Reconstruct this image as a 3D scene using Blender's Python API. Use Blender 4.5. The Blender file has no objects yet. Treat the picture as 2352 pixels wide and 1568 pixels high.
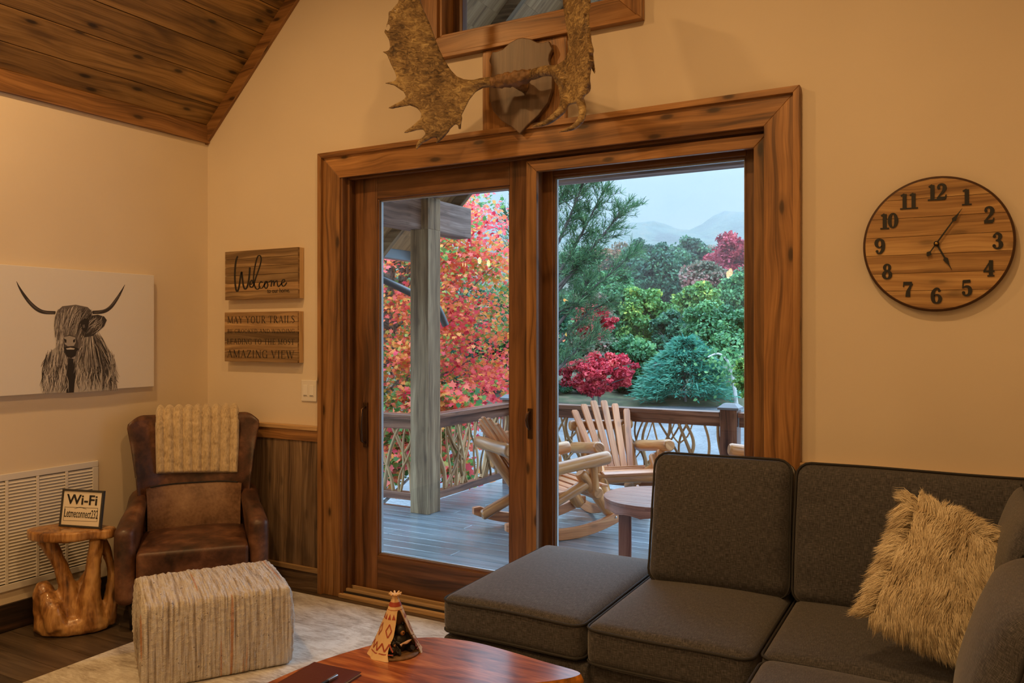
import bpy, math, random
import numpy as np
from mathutils import Vector, Matrix, noise as mnoise

# ------------------------------------------------------------------ camera, world, exposure
SC = bpy.context.scene
COL = SC.collection
EYE = 1.52
YAW = math.radians(29.1)
FPX = 1854.0
cam_d = bpy.data.cameras.new('camera'); cam = bpy.data.objects.new('camera', cam_d); COL.objects.link(cam)
cam_d.sensor_width = 36.0; cam_d.lens = FPX*36.0/2352.0
cam_d.shift_y = -18.0/2352.0
cam_d.clip_start = 0.03; cam_d.clip_end = 2000
cam.location = (0, 0, EYE); cam.rotation_euler = (math.radians(90), 0, YAW)
SC.camera = cam

SC.view_settings.view_transform = 'Standard'
SC.view_settings.look = 'None'
SC.view_settings.exposure = 0.0
SC.view_settings.gamma = 1.0
SC.view_settings.use_curve_mapping = False

def make_world():
    w = bpy.data.worlds.new('overcast_sky'); SC.world = w; w.use_nodes = True
    nt = w.node_tree; nt.nodes.clear()
    out = nt.nodes.new('ShaderNodeOutputWorld'); bg = nt.nodes.new('ShaderNodeBackground')
    tc = nt.nodes.new('ShaderNodeTexCoord')
    mp = nt.nodes.new('ShaderNodeMapping'); mp.inputs['Scale'].default_value = (2.2, 2.2, 5.0)
    nz = nt.nodes.new('ShaderNodeTexNoise'); nz.inputs['Scale'].default_value = 1.6; nz.inputs['Detail'].default_value = 5
    rp = nt.nodes.new('ShaderNodeValToRGB')
    rp.color_ramp.elements[0].position = 0.34; rp.color_ramp.elements[0].color = (0.44, 0.62, 0.76, 1)
    rp.color_ramp.elements[1].position = 0.62; rp.color_ramp.elements[1].color = (0.76, 0.86, 0.92, 1)
    L = nt.links.new
    L(tc.outputs['Generated'], mp.inputs[0]); L(mp.outputs[0], nz.inputs[0]); L(nz.outputs[0], rp.inputs[0])
    # overcast sky: the zenith is several times brighter than the misty horizon
    sx = nt.nodes.new('ShaderNodeSeparateXYZ'); L(tc.outputs['Generated'], sx.inputs[0])
    mr = nt.nodes.new('ShaderNodeMapRange'); mr.interpolation_type = 'SMOOTHSTEP'
    L(sx.outputs[2], mr.inputs[0]); mr.inputs[1].default_value = 0.20; mr.inputs[2].default_value = 0.44
    mr.inputs[3].default_value = 1.0; mr.inputs[4].default_value = 6.5
    m2 = nt.nodes.new('ShaderNodeMapRange'); L(sx.outputs[2], m2.inputs[0]); m2.inputs[1].default_value = 0.20; m2.inputs[2].default_value = 0.45
    mxc = nt.nodes.new('ShaderNodeMix'); mxc.data_type = 'RGBA'; mxc.blend_type = 'MIX'
    L(m2.outputs[0], mxc.inputs[0]); L(rp.outputs[0], mxc.inputs[6]); mxc.inputs[7].default_value = (0.50, 0.71, 0.95, 1)
    L(mxc.outputs[2], bg.inputs[0]); L(mr.outputs[0], bg.inputs[1])
    L(bg.outputs[0], out.inputs[0])
make_world()

WARM = (1.0, 0.575, 0.225)
def area_lamp(name, loc, size, power, col=WARM, target=None, spread=180):
    d = bpy.data.lights.new(name, 'AREA'); d.shape = 'DISK'; d.size = size; d.energy = power; d.color = col
    d.spread = math.radians(spread)
    o = bpy.data.objects.new(name, d); COL.objects.link(o); o.location = loc
    if target is not None:
        v = Vector(target) - Vector(loc); o.rotation_euler = v.to_track_quat('-Z', 'Y').to_euler()
    return o
# the room's recessed ceiling downlights (their cans are built with the ceiling)
PEAKX = -1.943
def ceil_z(x):
    return 2.85 + 0.974*(x+4.265) if x < PEAKX else 2.85 + 0.974*(PEAKX*2-x+4.265)
DOWNLIGHTS = [(-3.15, 1.75), (-0.85, 1.7), (-3.15, -0.6), (-0.85, -0.6), (-2.9, -2.9), (-0.9, -2.9)]
DL_POWER = [32, 31, 28, 27, 21, 21]
for (lx, ly), pw in zip(DOWNLIGHTS, DL_POWER):
    area_lamp('downlight_lamp', (lx, ly, ceil_z(lx)-0.13), 0.16, pw)

# ------------------------------------------------------------------ mesh builder
RND = random.Random(7)
class MB:
    def __init__(self):
        self.v = []; self.f = []; self.uv = []; self.t = []; self.s = []
    def add(self, verts, faces, uvs=None, tone=None, smooth=False):
        b = len(self.v); self.v += [tuple(p) for p in verts]
        if tone is None: tone = RND.random()
        for i, f in enumerate(faces):
            self.f.append(tuple(b+k for k in f))
            self.uv.append(uvs[i] if uvs is not None else [(verts[k][0], verts[k][1]) for k in f])
            self.t.append(tone); self.s.append(smooth)
    def box(self, a, b, tone=None, axis=None, M=None):
        x0, y0, z0 = [min(a[i], b[i]) for i in range(3)]; x1, y1, z1 = [max(a[i], b[i]) for i in range(3)]
        vs = [(x0,y0,z0),(x1,y0,z0),(x1,y1,z0),(x0,y1,z0),(x0,y0,z1),(x1,y0,z1),(x1,y1,z1),(x0,y1,z1)]
        fs = [(0,3,2,1),(4,5,6,7),(0,1,5,4),(1,2,6,5),(2,3,7,6),(3,0,4,7)]
        d = (x1-x0, y1-y0, z1-z0)
        if axis is None: axis = d.index(max(d))
        ou, ov = RND.random()*30, RND.random()*30
        uvs = []
        nax = [2, 2, 1, 0, 1, 0]
        for fi, f in enumerate(fs):
            oth = [k for k in range(3) if k != nax[fi]]
            if axis in oth:
                ua = axis; va = [k for k in oth if k != axis][0]; 
                uvs.append([(vs[k][ua]+ou, vs[k][va]+ov+fi*0.37) for k in f])
            else:
                uvs.append([(vs[k][oth[0]]*0.3+ou, vs[k][oth[1]]+ov) for k in f])
        if M is not None: vs = [tuple(M @ Vector(p)) for p in vs]
        self.add(vs, fs, uvs, tone)
    def prism(self, pts, h0, h1, fn=None, tone=None, grain=0, rot=False):
        """pts: 2-D outline (ccw), extruded h0..h1; fn maps (a,b,h) to 3-D"""
        fn = fn or (lambda a, b, h: (a, b, h))
        n = len(pts); ou, ov = RND.random()*30, RND.random()*30
        g = (lambda p: (p[0]+ou, p[1]+ov)) if grain == 0 else (lambda p: (p[1]+ou, p[0]+ov))
        vs = [fn(p[0], p[1], h0) for p in pts] + [fn(p[0], p[1], h1) for p in pts]
        fs = [tuple(range(n))[::-1], tuple(range(n, 2*n))]
        uvs = [[g(pts[k]) for k in range(n)][::-1], [g(p) for p in pts]]
        acc = 0
        for i in range(n):
            j = (i+1) % n; L = math.hypot(pts[j][0]-pts[i][0], pts[j][1]-pts[i][1])
            fs.append((i, j, n+j, n+i)); uvs.append([(acc+ou, h0+ov), (acc+L+ou, h0+ov), (acc+L+ou, h1+ov), (acc+ou, h1+ov)]); acc += L
        self.add(vs, fs, uvs, tone)
    def tube(self, pts, rad, n=12, cap=True, tone=None, flat=None):
        pts = [Vector(p) for p in pts]; m = len(pts)
        if not hasattr(rad, '__len__'): rad = [rad]*m
        vs = []; uvl = []; acc = 0; up = None; ou, ov = RND.random()*30, RND.random()*30
        for i, p in enumerate(pts):
            d = (pts[min(i+1, m-1)] - pts[max(i-1, 0)])
            if d.length < 1e-9: d = Vector((0, 0, 1))
            d.normalize()
            if up is None: up = d.orthogonal().normalized()
            else:
                up = up - d*up.dot(d)
                up = up.normalized() if up.length > 1e-6 else d.orthogonal().normalized()
            sd = d.cross(up)
            if i: acc += (pts[i]-pts[i-1]).length
            for k in range(n):
                a = 2*math.pi*k/n
                q = p + (up*math.cos(a) + sd*math.sin(a))*rad[i]
                vs.append(tuple(q)); uvl.append((acc+ou, k/n*2*math.pi*rad[i]+ov, acc+ou, (k+1)/n*2*math.pi*rad[i]+ov))
        fs = []; uvs = []
        for i in range(m-1):
            for k in range(n):
                a, b = i*n+k, i*n+(k+1) % n; c, d_ = (i+1)*n+(k+1) % n, (i+1)*n+k
                fs.append((a, b, c, d_)); A, D = uvl[i*n+k], uvl[(i+1)*n+k]
                uvs.append([(A[0], A[1]), (A[2], A[3]), (D[2], D[3]), (D[0], D[1])])
        self.add(vs, fs, uvs, tone, smooth=True)
        if cap:
            for e, r in ((0, 1), (m-1, 0)):
                idx = [e*n+k for k in range(n)]
                if r: idx = idx[::-1]
                sub = [vs[k] for k in idx]
                self.add(sub, [tuple(range(n))], [[(math.cos(2*math.pi*k/n)*rad[e]*0.4+ou, math.sin(2*math.pi*k/n)*rad[e]+ov) for k in range(n)]], tone)
    def lathe(self, prof, n=32, M=None, tone=None):
        vs = []; 
        for r, z in prof:
            for k in range(n):
                a = 2*math.pi*k/n; p = Vector((r*math.cos(a), r*math.sin(a), z)); vs.append(tuple(M @ p) if M is not None else tuple(p))
        fs = []; uvs = []
        for i in range(len(prof)-1):
            for k in range(n):
                k2 = (k+1) % n
                fs.append((i*n+k, i*n+k2, (i+1)*n+k2, (i+1)*n+k))
                uvs.append([(k/n, i*.1), ((k+1)/n, i*.1), ((k+1)/n, i*.1+.1), (k/n, i*.1+.1)])
        self.add(vs, fs, uvs, tone, smooth=True)
    def grid(self, fn, nu, nv, tone=None, closed=False, uvs_=None):
        vs = []; 
        for j in range(nv+1):
            for i in range(nu+1): vs.append(tuple(fn(i/nu, j/nv)))
        fs = []; uvs = []
        for j in range(nv):
            for i in range(nu):
                a = j*(nu+1)+i; fs.append((a, a+1, a+nu+2, a+nu+1))
                if uvs_: uvs.append([uvs_(i/nu, j/nv), uvs_((i+1)/nu, j/nv), uvs_((i+1)/nu, (j+1)/nv), uvs_(i/nu, (j+1)/nv)])
                else: uvs.append([(i/nu, j/nv), ((i+1)/nu, j/nv), ((i+1)/nu, (j+1)/nv), (i/nu, (j+1)/nv)])
        self.add(vs, fs, uvs, tone, smooth=True)
    def build(self, name, mat, parent=None, bevel=0, sub=0, smooth=None, seg=2):
        me = bpy.data.meshes.new(name); me.from_pydata(self.v, [], self.f); 
        uvl = me.uv_layers.new(name='UVMap')
        flat = [c for fu in self.uv for p in fu for c in p]
        uvl.data.foreach_set('uv', flat)
        at = me.attributes.new('tone', 'FLOAT', 'FACE'); at.data.foreach_set('value', self.t)
        me.polygons.foreach_set('use_smooth', self.s if smooth is None else [smooth]*len(self.f))
        me.materials.append(mat); me.update()
        o = bpy.data.objects.new(name, me); COL.objects.link(o)
        if parent is not None: o.parent = parent
        if bevel:
            m = o.modifiers.new('bevel', 'BEVEL'); m.width = bevel; m.segments = seg; m.limit_method = 'ANGLE'; m.angle_limit = math.radians(40)
        if sub:
            m = o.modifiers.new('subd', 'SUBSURF'); m.levels = sub; m.render_levels = sub
        return o

def tag(o, label=None, cat=None, group=None, kind=None):
    if label: o['label'] = label
    if cat: o['category'] = cat
    if group: o['group'] = group
    if kind: o['kind'] = kind
    return o
def empty(name, loc=(0,0,0), rz=0, label=None, cat=None, group=None, kind=None):
    o = bpy.data.objects.new(name, None); COL.objects.link(o); o.empty_display_size = 0.1
    o.location = loc; o.rotation_euler = (0, 0, rz)
    return tag(o, label, cat, group, kind)
KIDS = {}
def copy_tree(o, parent=None):
    c = o.copy(); COL.objects.link(c)
    if parent is not None: c.parent = parent
    for ch in [x for x in bpy.data.objects if x.parent == o]: copy_tree(ch, c)
    return c

# ------------------------------------------------------------------ materials
def srgb(r, g, b):
    f = lambda c: (c/255/12.92 if c/255 <= 0.04045 else ((c/255+0.055)/1.055)**2.4)
    return (f(r), f(g), f(b), 1)
class N:
    """small node-graph helper"""
    def __init__(self, name):
        self.m = bpy.data.materials.new(name); self.m.use_nodes = True
        self.nt = self.m.node_tree; self.nt.nodes.clear()
        self.out = self.nt.nodes.new('ShaderNodeOutputMaterial')
        self.bs = self.nt.nodes.new('ShaderNodeBsdfPrincipled')
        self.nt.links.new(self.bs.outputs[0], self.out.inputs[0])
    def n(self, t, **kw):
        nd = self.nt.nodes.new(t)
        for k, v in kw.items():
            if k.startswith('_'): setattr(nd, k[1:], v)
            else:
                key = k.replace('__', ' ')
                self.put(nd.inputs[int(key[1:])] if key[0] == 'i' and key[1:].isdigit() else nd.inputs[key], v)
        return nd
    def put(self, sock, v):
        if isinstance(v, bpy.types.NodeSocket): self.nt.links.new(v, sock)
        elif isinstance(v, bpy.types.Node): self.nt.links.new(v.outputs[0], sock)
        else: sock.default_value = v
    def math(self, op, a, b=0.5, c=0.0):
        nd = self.nt.nodes.new('ShaderNodeMath'); nd.operation = op
        self.put(nd.inputs[0], a); self.put(nd.inputs[1], b)
        if op in ('MULTIPLY_ADD',): self.put(nd.inputs[2], c)
        return nd.outputs[0]
    def ramp(self, fac, stops, interp='LINEAR'):
        nd = self.nt.nodes.new('ShaderNodeValToRGB'); self.put(nd.inputs[0], fac); cr = nd.color_ramp; cr.interpolation = interp
        while len(cr.elements) < len(stops): cr.elements.new(0.5)
        for e, (p, c) in zip(cr.elements, stops):
            e.position = p; e.color = c if hasattr(c, '__len__') else (c, c, c, 1)
        return nd.outputs[0]
    def mix(self, fac, a, b, mode='MIX'):
        nd = self.nt.nodes.new('ShaderNodeMix'); nd.data_type = 'RGBA'; nd.blend_type = mode
        self.put(nd.inputs[0], fac); self.put(nd.inputs[6], a); self.put(nd.inputs[7], b)
        return nd.outputs[2]
    def vec(self, x, y, z=0.0):
        nd = self.nt.nodes.new('ShaderNodeCombineXYZ')
        self.put(nd.inputs[0], x); self.put(nd.inputs[1], y); self.put(nd.inputs[2], z); return nd.outputs[0]
    def noise(self, v, scale=1.0, detail=3.0, rough=0.5, dist=0.0):
        nd = self.nt.nodes.new('ShaderNodeTexNoise'); self.put(nd.inputs['Vector'], v)
        nd.inputs['Scale'].default_value = scale; nd.inputs['Detail'].default_value = detail
        nd.inputs['Roughness'].default_value = rough; nd.inputs['Distortion'].default_value = dist
        return nd.outputs[0]
    def bump(self, h, strength=0.3, dist=0.01):
        nd = self.nt.nodes.new('ShaderNodeBump'); self.put(nd.inputs['Height'], h)
        nd.inputs['Strength'].default_value = strength; nd.inputs['Distance'].default_value = dist
        self.nt.links.new(nd.outputs[0], self.bs.inputs['Normal'])
    def col(self, c): self.put(self.bs.inputs['Base Color'], c)
    def rough(self, r): self.put(self.bs.inputs['Roughness'], r)

def wood(name, dark, mid, light, knots=0.6, stain=0.6, rough=0.45, bump=0.25, fine=1.0, tonevar=0.35, obj=False, su=1.0, coat=0.0):
    g = N(name)
    if obj:
        tc = g.n('ShaderNodeTexCoord'); sp = g.n('ShaderNodeSeparateXYZ', i0=tc.outputs['Object'])
        u = sp.outputs[2]; v = g.math('ADD', sp.outputs[0], sp.outputs[1])
    else:
        uv = g.n('ShaderNodeUVMap'); uv.uv_map = 'UVMap'
        sp = g.n('ShaderNodeSeparateXYZ', i0=uv.outputs[0]); u, v = sp.outputs[0], sp.outputs[1]
    at = g.n('ShaderNodeAttribute'); at.attribute_name = 'tone'; tone = at.outputs['Fac']
    tz = g.math('MULTIPLY', tone, 13.0)
    us = g.math('MULTIPLY', u, su)
    warp = g.noise(g.vec(g.math('MULTIPLY', us, 1.6), g.math('MULTIPLY', v, 3.0), tz), 1.0, 2.0)
    vv = g.math('ADD', v, g.math('MULTIPLY', warp, 0.10))
    n1 = g.noise(g.vec(g.math('MULTIPLY', us, 3.0), g.math('MULTIPLY', vv, 110*fine), tz), 1.0, 3.0, 0.6)
    n2 = g.noise(g.vec(g.math('MULTIPLY', us, 0.9), g.math('MULTIPLY', vv, 22*fine), tz), 1.0, 3.0, 0.55)
    n3 = g.noise(g.vec(g.math('MULTIPLY', us, 1.8), g.math('MULTIPLY', v, 6.0), tz), 1.0, 3.0, 0.6, 0.5)
    f = g.math('ADD', g.math('MULTIPLY', n1, 0.35), g.math('MULTIPLY', n2, 0.65))
    c = g.ramp(f, [(0.33, dark), (0.5, mid), (0.66, light)])
    if stain > 0:
        st = g.ramp(n3, [(0.50, 0.0), (0.72, 1.0)])
        c = g.mix(g.math('MULTIPLY', st, stain), c, dark, 'MIX')
    if knots > 0:
        vo = g.n('ShaderNodeTexVoronoi', _voronoi_dimensions='2D', Vector=g.vec(g.math('ADD', g.math('MULTIPLY', us, 3.2), tz), g.math('MULTIPLY', v, 9.0)), Scale=1.0)
        vd = g.math('ADD', vo.outputs['Distance'], g.math('MULTIPLY', n2, 0.10))
        gate = g.n('ShaderNodeSeparateColor', i0=vo.outputs['Color']).outputs[0]
        kn = g.math('MULTIPLY', g.ramp(vd, [(0.10, 1.0), (0.13, 0.85), (0.17, 0.35), (0.30, 0.0)]), g.ramp(gate, [(0.52, 0.0), (0.58, 1.0)]))
        kd = tuple(x*0.25 for x in dark[:3])+(1,)
        c = g.mix(g.math('MULTIPLY', kn, knots), c, kd)
    br = g.math('ADD', 1.0-tonevar*0.5, g.math('MULTIPLY', tone, tonevar))
    c = g.mix(1.0, c, g.n('ShaderNodeCombineColor', i0=br, i1=br, i2=br).outputs[0], 'MULTIPLY')
    g.col(c); g.rough(rough)
    if coat: g.bs.inputs['Coat Weight'].default_value = coat; g.bs.inputs['Coat Roughness'].default_value = 0.2
    if bump: g.bump(f, bump, 0.004)
    return g.m
def plain(name, c, rough=0.5, metal=0.0, bump=0, bscale=50, var=0.0, coat=0):
    g = N(name); g.rough(rough); g.bs.inputs['Metallic'].default_value = metal
    tc = g.n('ShaderNodeTexCoord')
    nz = g.noise(tc.outputs['Object'], bscale, 4.0)
    if var:
        d = tuple(x*(1-var) for x in c[:3])+(1,); l = tuple(min(1, x*(1+var)) for x in c[:3])+(1,)
        g.col(g.ramp(nz, [(0.3, d), (0.7, l)]))
    else: g.col(c)
    if bump: g.bump(nz, bump, 0.003)
    if coat: g.bs.inputs['Coat Weight'].default_value = coat
    return g.m

M = {}
M['stain_wood'] = wood('knotty_stained_pine', srgb(84, 54, 30), srgb(150, 106, 62), srgb(180, 134, 84), knots=0.85, stain=0.35, rough=0.4)
M['dark_sash'] = wood('dark_stained_sash', srgb(66, 42, 26), srgb(116, 78, 48), srgb(140, 98, 62), knots=0.2, stain=0.4, rough=0.35, fine=0.8)
M['ceil_wood'] = wood('stained_ceiling_boards', srgb(70, 48, 26), srgb(156, 120, 66), srgb(186, 148, 90), knots=0.9, stain=0.7, rough=0.5, tonevar=0.25)
M['light_rail'] = wood('light_pine_rail', srgb(140, 108, 70), srgb(184, 150, 106), srgb(204, 172, 128), knots=0.5, stain=0.2, rough=0.5)
M['barn_wood'] = wood('barnwood_planks', srgb(52, 38, 28), srgb(104, 82, 60), srgb(138, 114, 88), knots=0.5, stain=0.8, rough=0.75, tonevar=0.9, bump=0.6)
M['sign_wood'] = wood('pallet_sign_wood', srgb(100, 76, 50), srgb(146, 116, 80), srgb(180, 150, 110), knots=0.15, stain=0.5, rough=0.8, tonevar=0.95, bump=0.5, fine=1.6)
M['plaque_wood'] = wood('plaque_wood', srgb(80, 62, 48), srgb(106, 84, 66), srgb(124, 100, 80), knots=0.0, stain=0.2, rough=0.4, tonevar=0.1)
M['clock_wood'] = wood('cedar_clock_wood', srgb(118, 82, 48), srgb(174, 134, 84), srgb(204, 166, 112), knots=0.5, stain=0.35, rough=0.45, tonevar=0.25, fine=1.3)
M['floor_wood'] = wood('dark_floor_planks', srgb(50, 40, 32), srgb(84, 70, 56), srgb(108, 92, 74), knots=0.4, stain=0.4, rough=0.35, tonevar=0.4)
M['timber'] = wood('rough_sawn_timber', srgb(84, 66, 48), srgb(140, 116, 88), srgb(182, 158, 124), knots=0.4, stain=0.4, rough=0.8, tonevar=0.2, bump=0.5, fine=0.8)
M['beam'] = wood('grey_brown_beam', srgb(84, 66, 60), srgb(132, 108, 98), srgb(168, 146, 136), knots=0.3, stain=0.3, rough=0.75, bump=0.5, fine=0.8, tonevar=0.15)
M['rail_wood'] = wood('wet_brown_rail_timber', srgb(64, 36, 28), srgb(118, 76, 58), srgb(158, 114, 90), knots=0.4, stain=0.4, rough=0.32, tonevar=0.3)
M['deck_wood'] = wood('wet_grey_deck_boards', srgb(78, 92, 102), srgb(112, 130, 142), srgb(140, 158, 170), knots=0.0, stain=0.35, rough=0.3, tonevar=0.2, bump=0.10, coat=1.0)
M['log'] = wood('varnished_log', srgb(134, 80, 42), srgb(196, 134, 76), srgb(222, 168, 108), knots=0.6, stain=0.3, rough=0.35, tonevar=0.25, fine=0.5, coat=0.3)
M['slat'] = wood('cedar_slat', srgb(150, 84, 50), srgb(204, 134, 84), srgb(226, 164, 112), knots=0.35, stain=0.2, rough=0.4, tonevar=0.25, coat=0.2)
M['branch'] = wood('branch_bark', srgb(124, 92, 60), srgb(178, 140, 96), srgb(214, 184, 140), knots=0.2, stain=0.5, rough=0.5, tonevar=0.6, fine=0.4)
M['soffit'] = wood('soffit_boards', srgb(130, 96, 62), srgb(176, 138, 94), srgb(200, 164, 118), knots=0.4, stain=0.2, rough=0.7)

def wall_mat():
    g = N('cream_plaster'); tc = g.n('ShaderNodeTexCoord')
    nz = g.noise(tc.outputs['Object'], 1.3, 2.0)
    g.col(g.ramp(nz, [(0.3, (0.70, 0.60, 0.47, 1)), (0.7, (0.76, 0.66, 0.52, 1))])); g.rough(0.75)
    g.bump(g.noise(tc.outputs['Object'], 160, 2.0), 0.06, 0.002)
    return g.m
M['wall'] = wall_mat()
M['black'] = plain('matte_black', (0.012, 0.011, 0.011, 1), 0.5)
M['ink'] = plain('brown_black_ink', (0.014, 0.010, 0.008, 1), 0.7)
M['white'] = plain('white_enamel', (0.78, 0.74, 0.68, 1), 0.45)
M['gap_shade_black'] = plain('gap_shade_black', (0.02, 0.015, 0.01, 1), 0.9)  # near-black that paints the shade under the deck boards
M['bronze'] = plain('aged_bronze', (0.10, 0.055, 0.03, 1), 0.35, 0.9)
M['steel'] = plain('steel', (0.55, 0.56, 0.58, 1), 0.3, 1.0)
M['bluegrey'] = plain('blue_grey_metal', (0.22, 0.30, 0.36, 1), 0.4, 0.3)
M['darkmetal'] = plain('dark_pipe_metal', (0.06, 0.07, 0.08, 1), 0.35, 0.5)
def glass_mat():
    g = N('window_glass'); nt = g.nt; nt.nodes.remove(g.bs)
    tr = nt.nodes.new('ShaderNodeBsdfTransparent'); tr.inputs[0].default_value = (0.97, 0.985, 0.985, 1)
    gl = nt.nodes.new('ShaderNodeBsdfGlossy'); gl.inputs['Roughness'].default_value = 0.0
    fr = nt.nodes.new('ShaderNodeFresnel'); fr.inputs[0].default_value = 1.5
    mx = nt.nodes.new('ShaderNodeMixShader')
    nt.links.new(fr.outputs[0], mx.inputs[0]); nt.links.new(tr.outputs[0], mx.inputs[1]); nt.links.new(gl.outputs[0], mx.inputs[2])
    nt.links.new(mx.outputs[0], g.out.inputs[0]); return g.m
M['glass'] = glass_mat()
M['spacer'] = plain('aluminium_spacer', (.42, .46, .50, 1), .35, .6)

# ------------------------------------------------------------------ room shell
LX, BY, RX, FY = -4.265, 3.61, 0.42, -4.2
DX0, DX1, DZ = -3.139, -0.722, 2.447      # door opening
WX0, WX1, WZ0, WZ1 = -2.452, -1.42, 3.103, 4.35
def roofline(x, dz=0): return ceil_z(x) + dz
mb = MB()
toxz = lambda a, b, h: (a, h, b)
def wpoly(pts): mb.prism(pts, BY, BY+0.20, toxz)
wpoly([(LX-0.2, -0.2), (DX0, -0.2), (DX0, roofline(DX0)), (LX-0.2, roofline(LX-0.2))])
wpoly([(DX0, DZ), (DX1, DZ), (DX1, WZ0), (DX0, WZ0)])
wpoly([(DX1, -0.2), (RX+0.2, -0.2), (RX+0.2, roofline(RX+0.2)), (DX1, roofline(DX1))])
wpoly([(DX0, WZ0), (WX0, WZ0), (WX0, roofline(WX0)), (DX0, roofline(DX0))])
wpoly([(WX1, WZ0), (DX1, WZ0), (DX1, roofline(DX1)), (WX1, roofline(WX1))])
wpoly([(WX0, WZ1), (WX1, WZ1), (WX1, roofline(WX1)), (PEAKX, roofline(PEAKX)), (WX0, roofline(WX0))])
tag(mb.build('wall_back', M['wall']), kind='structure')
mb = MB(); mb.box((LX-0.15, 1.0, -0.02), (LX, BY, 2.86)); tag(mb.build('wall_left', M['wall']), kind='structure')
mb = MB(); mb.box((-9, 1.0, -0.02), (LX-0.15, 1.15, 2.86)); mb.box((-9.15, FY-.15, -.02), (-9, 1.15, 2.86)); tag(mb.build('wall_dining', M['wall']), kind='structure')
mb = MB(); mb.box((RX, FY, -0.02), (RX+0.15, BY, 2.86)); tag(mb.build('wall_right', M['wall']), kind='structure')
mb = MB(); mb.prism([(-9.15, -.02), (RX+.15, -.02), (RX+.15, roofline(RX)), (PEAKX, roofline(PEAKX)), (LX, 2.86), (-9.15, 2.86)], FY-0.15, FY, toxz)
tag(mb.build('wall_front', M['wall']), kind='structure')
mb = MB(); mb.box((-9.1, FY-.1, 2.86), (LX-.02, 1.1, 2.98)); tag(mb.build('ceiling_dining', M['wall']), kind='structure')
# floor planks
mb = MB(); y = FY
r2 = random.Random(3)
while y < BY+0.02:
    x = -9.2 + r2.random()*1.2; 
    while x < RX+0.1:
        L = 1.6 + r2.random()*0.8
        mb.box((x, y, -0.03), (min(x+L-0.0015, RX+.1), min(y+0.158, BY+.04), 0.0), axis=0); x += L
    y += 0.16
mb.box((-9.2, FY-.1, -0.1), (RX+.2, BY+.19, -0.032))
tag(mb.build('floor', M['floor_wood']), kind='structure')
# sloped board ceiling, both slopes
mb = MB(); sl = 0.974; ln = math.sqrt(1+sl*sl)
bw = 0.186
for side in (0, 1):
    span = (PEAKX-LX)*ln; k = 0; s0 = -0.02
    while s0 < span:
        s1 = min(s0+bw, span+0.02)
        for (ya, yb) in ((FY, -0.9), (-0.897, BY)):
            off = RND.random()*30; tn = RND.random()
            def P3(s, h, y):
                x = LX + s/ln; z = 2.85 + s/ln*sl; x -= h*sl/ln; z += h/ln
                if side: x = 2*PEAKX - x
                return (x, y, z)
            vs = [P3(s0+.002, 0, ya), P3(s1-.002, 0, ya), P3(s1-.002, 0, yb), P3(s0+.002, 0, yb), P3(s0+.002, .02, ya), P3(s1-.002, .02, ya), P3(s1-.002, .02, yb), P3(s0+.002, .02, yb)]
            fs = [(0,3,2,1),(4,5,6,7),(0,1,5,4),(1,2,6,5),(2,3,7,6),(3,0,4,7)]
            q = [(ya, s0), (ya, s1), (yb, s1), (yb, s0)]; q = [(a+off, b+off) for a, b in q]
            uvs = [[q[0], q[3], q[2], q[1]], q, q, q, q, q]
            mb.add(vs, fs, uvs, tn)
        s0 = s1
for sgn in (0, 1):
    A = [(LX-.15, 2.85+.02-.15*sl), (PEAKX, ceil_z(PEAKX)+.02), (PEAKX, ceil_z(PEAKX)+.14), (LX-.15, 2.85+.14-.15*sl)]
    if sgn: A = [(2*PEAKX-a, b) for a, b in A][::-1]
    mb.prism([(a, b+0.012) for a, b in A], FY, BY+.2, toxz, tone=0.0)
tag(mb.build('ceiling', M['ceil_wood'], bevel=0.002), kind='structure')
# eave board on the left wall, rake board on the back wall
mb = MB(); mb.box((LX-.0, FY if False else 1.0, 2.748), (LX+0.022, BY, 2.86)); tag(mb.build('trim_1', M['stain_wood'], bevel=.002), kind='structure')
mb = MB()
for sgn in (0, 1):
    A = [(LX, 2.738), (PEAKX, 2.738+sl*(PEAKX-LX)), (PEAKX, ceil_z(PEAKX)), (LX, 2.85)]
    if sgn: A = [(2*PEAKX-a, b) for a, b in A][::-1]
    mb.prism(A, BY-0.022, BY, toxz)
tag(mb.build('trim_2', M['stain_wood'], bevel=.002), kind='structure')
# recessed downlight cans
for i, (lx, ly) in enumerate(DOWNLIGHTS):
    z = ceil_z(lx); tilt = math.atan(sl)*(1 if lx < PEAKX else -1)
    Mx = Matrix.Translation((lx, ly, z)) @ Matrix.Rotation(-tilt, 4, 'Y')
    nm = ['above the armchair', 'above the grey sofa', 'on the left slope behind the camera', 'on the right slope behind the camera', 'at the far rear of the left slope', 'at the far rear of the right slope'][i]
    m2 = MB(); m2.lathe([(0.10, -0.004), (0.10, 0.0), (0.075, -0.012), (0.07, 0.05), (0.0, 0.05)], 28, Mx)
    tag(m2.build('recessed_downlight', M['white']), 'round white recessed ceiling downlight '+nm, 'ceiling light', 'recessed downlights')
# rake/left base, baseboards
mb = MB(); mb.box((LX, 1.0, 0.0), (LX+0.016, BY, 0.14)); tag(mb.build('baseboard_left', wood('dark_live_edge_base', srgb(18, 12, 9), srgb(40, 27, 20), srgb(78, 52, 36), knots=0.6, stain=0.8, rough=0.6, bump=.6), bevel=.002), kind='structure')

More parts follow.
